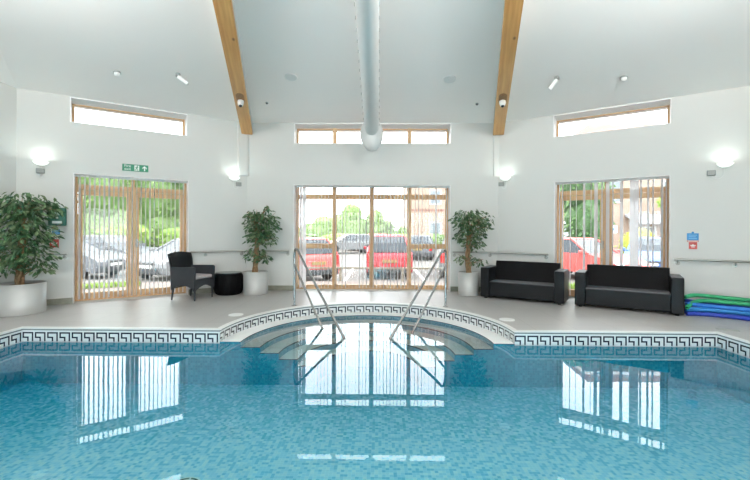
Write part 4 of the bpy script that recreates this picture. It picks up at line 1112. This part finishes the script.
# parking bay lines
for x in (-3.9, -1.0, 1.75, 4.6):
    o = MB().box(-.05, .05, -2.3, 2.3, 0, .008).build('bay_line', M['signw'], label=None)
    o.location = (x, 15.6, -.336); tag(o, 'white painted parking bay line %s' % {-3.9: 'left of the red car in the first centre pane', -1.0: 'left of the red hatchback', 1.75: 'right of the red hatchback', 4.6: 'farthest right outside the centre window'}[x], 'line marking', 'parking bay lines')
# lawn strips
for (x, y, rz, l, lb) in ((-7.2, 9.75, .55, 2.6, 'narrow lawn strip just outside the exit doors'), (6.2, 9.75, -.55, 2.8, 'narrow lawn strip just outside the doors behind the sofas')):
    o = empty('lawn_strip', (x, y, -.06), rz, label=lb, cat='grass', kind='stuff')
    rg = random.Random(int(x * 10)); b = MB()
    b.box(-l / 2, l / 2, -.45, .45, -.06, .03)
    b.build('turf', mat('turf_soil', (0.20, 0.30, 0.07), .9), o)
    b = MB()
    for _ in range(1500):
        p = Vector((rg.uniform(-l / 2, l / 2), rg.uniform(-.45, .45), .03)); a = rg.uniform(0, 6.28); w = Vector((math.cos(a), math.sin(a), 0)) * .012
        b.add([p - w, p + w, p + Vector((rg.uniform(-.03, .03), rg.uniform(-.03, .03), rg.uniform(.04, .10)))], [(0, 1, 2)])
    b.build('grass_blades', LH, o, recalc=False)

# ------------------------------------------------------------------ cars
CARM = {}
def paint(n, c, met=.2):
    if n not in CARM: CARM[n] = mat('car_paint_' + n, c, .4, 0, spec=.3, coat=.12)
    return CARM[n]
CG = mat('car_glass', (0.035, 0.045, 0.055), .15, spec=.25); TY = mat('tyre_rubber', (0.02, 0.02, 0.022), .85); HUB = mat('alloy_wheel', (0.55, 0.56, 0.57), .3, .8)
BUMP = mat('dark_bumper', (0.03, 0.032, 0.035), .6); TAIL = mat('tail_lamp_red', (0.45, 0.01, 0.012), .2); HEAD = mat('head_lamp', (0.72, 0.76, 0.80), .1); PLW = mat('number_plate_white', (0.8, 0.8, 0.76), .5); PLY = mat('number_plate_yellow', (0.30, 0.22, 0.07), .5)
def car(loc, rz, pm, label, L=4.0, Wd=1.68, H=1.46, gr=None):
    o = empty('car', loc, rz, label=label, cat='car', group=gr or 'cars parked outside')
    hl = L / 2; wx = L * .315; wr = .31; hw = Wd / 2
    def arch(cx, rev=False):
        p = [(cx + (wr + .05) * math.cos(a), wr + (wr + .05) * math.sin(a)) for a in [PI * k / 10 for k in range(11)]]
        return p
    low = .22
    poly = [(hl - .06, low)] + arch(wx) + arch(-wx) + [(-hl + .06, low), (-hl, .50), (-hl + .03, .86), (-hl + .16, .96), (hl * .42, .97), (hl * .82, .83), (hl - .05, .68), (hl, .48)]
    body = MB().prism(poly, -hw, hw).build('body', pm, o, bevel=.07, seg=3)
    # glazed cabin with tumblehome, roof panel and pillars
    zb, zr = .95, H - .05
    xb0, xb1, xr0, xr1 = -hl + .10, hl * .46, -hl + .48, hl * .06
    hb, hr_ = hw - .07, hw - .24
    A = [(xb0, -hb, zb), (xb1, -hb, zb), (xb1, hb, zb), (xb0, hb, zb)]; Bq = [(xr0, -hr_, zr), (xr1, -hr_, zr), (xr1, hr_, zr), (xr0, hr_, zr)]
    MB().hull8(A, Bq).build('windows', CG, o, bevel=.03)
    e = .035
    MB().hull8([(xr0 - e, -hr_ - e, zr - .01), (xr1 + e, -hr_ - e, zr - .01), (xr1 + e, hr_ + e, zr - .01), (xr0 - e, hr_ + e, zr - .01)], [(xr0 + .08, -hr_ + .06, H), (xr1 - .1, -hr_ + .06, H), (xr1 - .1, hr_ - .06, H), (xr0 + .08, hr_ - .06, H)]).build('roof', pm, o, bevel=.02)
    b = MB()
    for s in (-1, 1):
        for f0, f1 in ((A[0], Bq[0]), (A[1], Bq[1])):
            b.tube([(f0[0], s * abs(f0[1]), f0[2]), (f1[0], s * abs(f1[1]), f1[2])], .045, 6)
        for t in (.47,):
            xa = xb0 + (xb1 - xb0) * t; xc_ = xr0 + (xr1 - xr0) * (t + .12)
            b.tube([(xa, s * hb, zb), (xc_, s * hr_, zr)], .04, 6)
    b.build('pillars', pm, o)
    for sx in (1, -1):
        for s in (-1, 1):
            w = MB(); Mx = Matrix.Translation((sx * wx, s * (hw - .20), wr)) @ Matrix.Rotation(-s * PI / 2, 4, 'X')
            w.lathe([(wr * .62, .2), (wr * .9, .2), (wr, .16), (wr, .03), (wr * .9, 0), (0, 0)], 24, M=Mx); wo = w.build('wheel', TY, o)
            h = MB(); h.lathe([(0, .185), (.06, .19), (wr * .64, .175), (wr * .64, .12)], 20, M=Mx)
            for k in range(5):
                Mk = Mx @ Matrix.Rotation(2 * PI * k / 5, 4, 'Z'); h.box(.03, wr * .6, -.022, .022, .18, .196, 0, Mk)
            h.build('alloy_rim', HUB, wo)
    for s in (-1, 1):
        MB().box(hl - .30, hl - .02, s * (hw - .24) - .17, s * (hw - .24) + .17, .60, .72).build('headlight', HEAD, o, bevel=.03)
        MB().box(-hl - .012, -hl + .16, s * (hw - .12) - .09, s * (hw - .12) + .09, .58, .93).build('tail_light', TAIL, o, bevel=.02)
        MB().box(hl * .34, hl * .46, s * (hw + .07) - .07, s * (hw + .07) + .07, .95, 1.08).build('wing_mirror', pm, o, bevel=.03)
    MB().box(hl - .10, hl + .012, -hw * .62, hw * .62, .27, .44).build('grille', BUMP, o, bevel=.02)
    MB().box(hl - .10, hl + .010, -.36, .36, .56, .64).build('upper_grille', BUMP, o, bevel=.01)
    MB().box(-hl - .02, -hl + .15, -hw * .92, hw * .92, .25, .44).build('rear_bumper', BUMP, o, bevel=.03)
    MB().box(hl - .01, hl + .022, -.26, .26, .46, .56).build('front_plate', PLW, o)
    MB().box(-hl - .03, -hl + .01, -.26, .26, .60, .70).build('rear_plate', PLY, o)
    return o
silver = paint('silver', (0.105, 0.115, 0.13), 0); white = paint('white', (0.17, 0.175, 0.18), 0); red = paint('red', (0.50, 0.035, 0.05), 0); red2 = paint('coral', (0.56, 0.10, 0.09), 0); blue = paint('blue', (0.10, 0.20, 0.52), .1)
car((-11.3, 14.4, -.34), R(-6), silver, 'silver car with its front wheel in the first exit door pane', 4.2, 1.7, 1.42)
car((-12.3, 18.6, -.34), R(-20), silver, 'silver car parked behind the front silver car, only its roof showing', 4.2, 1.7, 1.45)
car((-6.95, 15.1, -.34), R(-106), white, 'white car facing the exit doors beside the armchair', 4.2, 1.72, 1.42)
car((-2.95, 14.6, -.34), R(128), red2, 'coral red car parked at an angle in the first pane of the centre window', 3.7, 1.62, 1.48)
car((.50, 16.0, -.34), R(91), red, 'bright red hatchback seen from behind in the third centre pane', 3.7, 1.64, 1.58)
car((-2.2, 30.5, -.34), R(200), white, 'small distant white car in the second pane of the centre window', 4.0, 1.7, 1.45)
car((-.75, 34.6, -.34), R(180), red2, 'small distant red car just left of the red hatchback roof', 4.0, 1.7, 1.45)
car((2.72, 25, -.34), R(80), silver, 'silver car in the distance in the fourth centre pane', 4.0, 1.7, 1.45)
car((3.45, 16.2, -.34), R(82), white, 'white car at the edge of the fourth centre pane behind the handrail', 4.0, 1.7, 1.45)
car((7.7, 15.0, -.34), R(-66), red2, 'coral red car facing the doors behind the gap between the sofas', 4.0, 1.7, 1.50)
car((11.5, 16.8, -.34), R(-125), blue, 'blue car in front of the tan brick house', 4.1, 1.72, 1.5)

FILL_DOWN_W, FILL_UP_W, FILL_POOL_W = 6, 130, 340

# added fill: hung panels with tilted uplights and underwater lights, all out of frame
def area(name, loc, rot, sx, sy, e, parent=None, col=(1, 1, .97)):
    l = bpy.data.lights.new(name, 'AREA'); l.shape = 'RECTANGLE'; l.size = sx; l.size_y = sy; l.energy = e; l.color = col
    lo = bpy.data.objects.new(name, l); link(lo, parent); lo.location = loc; lo.rotation_euler = rot; return lo
FILL_GLOW = emis('fill_glow', (1, 1, .97), 3.0)
k = 0
for y in (3.2, 0.4, -2.6, -4.6):
    for x in (-3.6, 0.9 if False else 0.0, 3.6):
        if x == 0: x = 1.6 if k % 2 else -1.6
        k += 1
        z = 4.35 if abs(x) > 2 else 4.75
        o = empty('fill_panel', (x, y, z), kind='structure')
        MB().box(-.33, .33, -.63, .63, 0, .06).build('frame', M['plastic'], o)
        MB().box(-.30, .30, -.60, .60, -.004, .002).build('diffuser', FILL_GLOW, o)
        MB().tube([(0, 0, .06), (0, 0, .6)], .006, 6).build('suspension', M['steel'], o)
        area('fill_downlight', (0, 0, -.02), (0, 0, 0), .58, 1.18, FILL_DOWN_W, o)
        area('fill_uplight', (0, 0, .075), (PI - R(38 if y > 0 else 10), 0, 0), .58, 1.18, FILL_UP_W, o, (1, .97, .94))  # added uplight, front rows tilted forward to brighten the visible ceiling
for x in (-3.2, 0.0, 3.2):
    o = empty('fill_pool_light', (x, YN + .02, -.48), kind='structure')  # unseen lights added on the near wall to brighten the basin
    MB().lathe([(0, .0), (.12, .0), (.12, .012), (.14, .012), (.14, -.01)], 24, M=Matrix.Rotation(-PI / 2, 4, 'X')).build('lens', FILL_GLOW, o)
    area('underwater_fill', (0, .05, 0), (PI / 2 * 1.0, 0, PI), .25, .25, FILL_POOL_W, o, (.80, .95, 1.0))

# ------------------------------------------------------------------ light, sky, camera
w = bpy.data.worlds.new('overcast_sky'); SC.world = w; w.use_nodes = True
bg = w.node_tree.nodes['Background']; bg.inputs['Color'].default_value = (0.94, 0.97, 1.0, 1); bg.inputs['Strength'].default_value = 7.5

cam = bpy.data.cameras.new('camera'); co = bpy.data.objects.new('camera', cam); COL.objects.link(co)
cam.sensor_width = 36; cam.lens = 400 / 750 * 36; cam.shift_y = -(240 - 230.39) / 750; cam.clip_start = .05; cam.clip_end = 500
co.matrix_world = Matrix.Translation((.1707, 0, 1.4)) @ Matrix.Rotation(.0108, 4, 'Z') @ Matrix.Rotation(PI / 2, 4, 'X') @ Matrix.Rotation(.0046, 4, 'Z')
SC.camera = co
vs = SC.view_settings; vs.view_transform = 'Standard'; vs.look = 'None'; vs.gamma = 1; vs.use_curve_mapping = False; vs.exposure = 0.0
cy = SC.cycles; cy.use_denoising = True; cy.max_bounces = 10; cy.diffuse_bounces = 6; cy.glossy_bounces = 4; cy.transparent_max_bounces = 24; cy.sample_clamp_indirect = 6.0
cy.caustics_reflective = False; cy.caustics_refractive = False
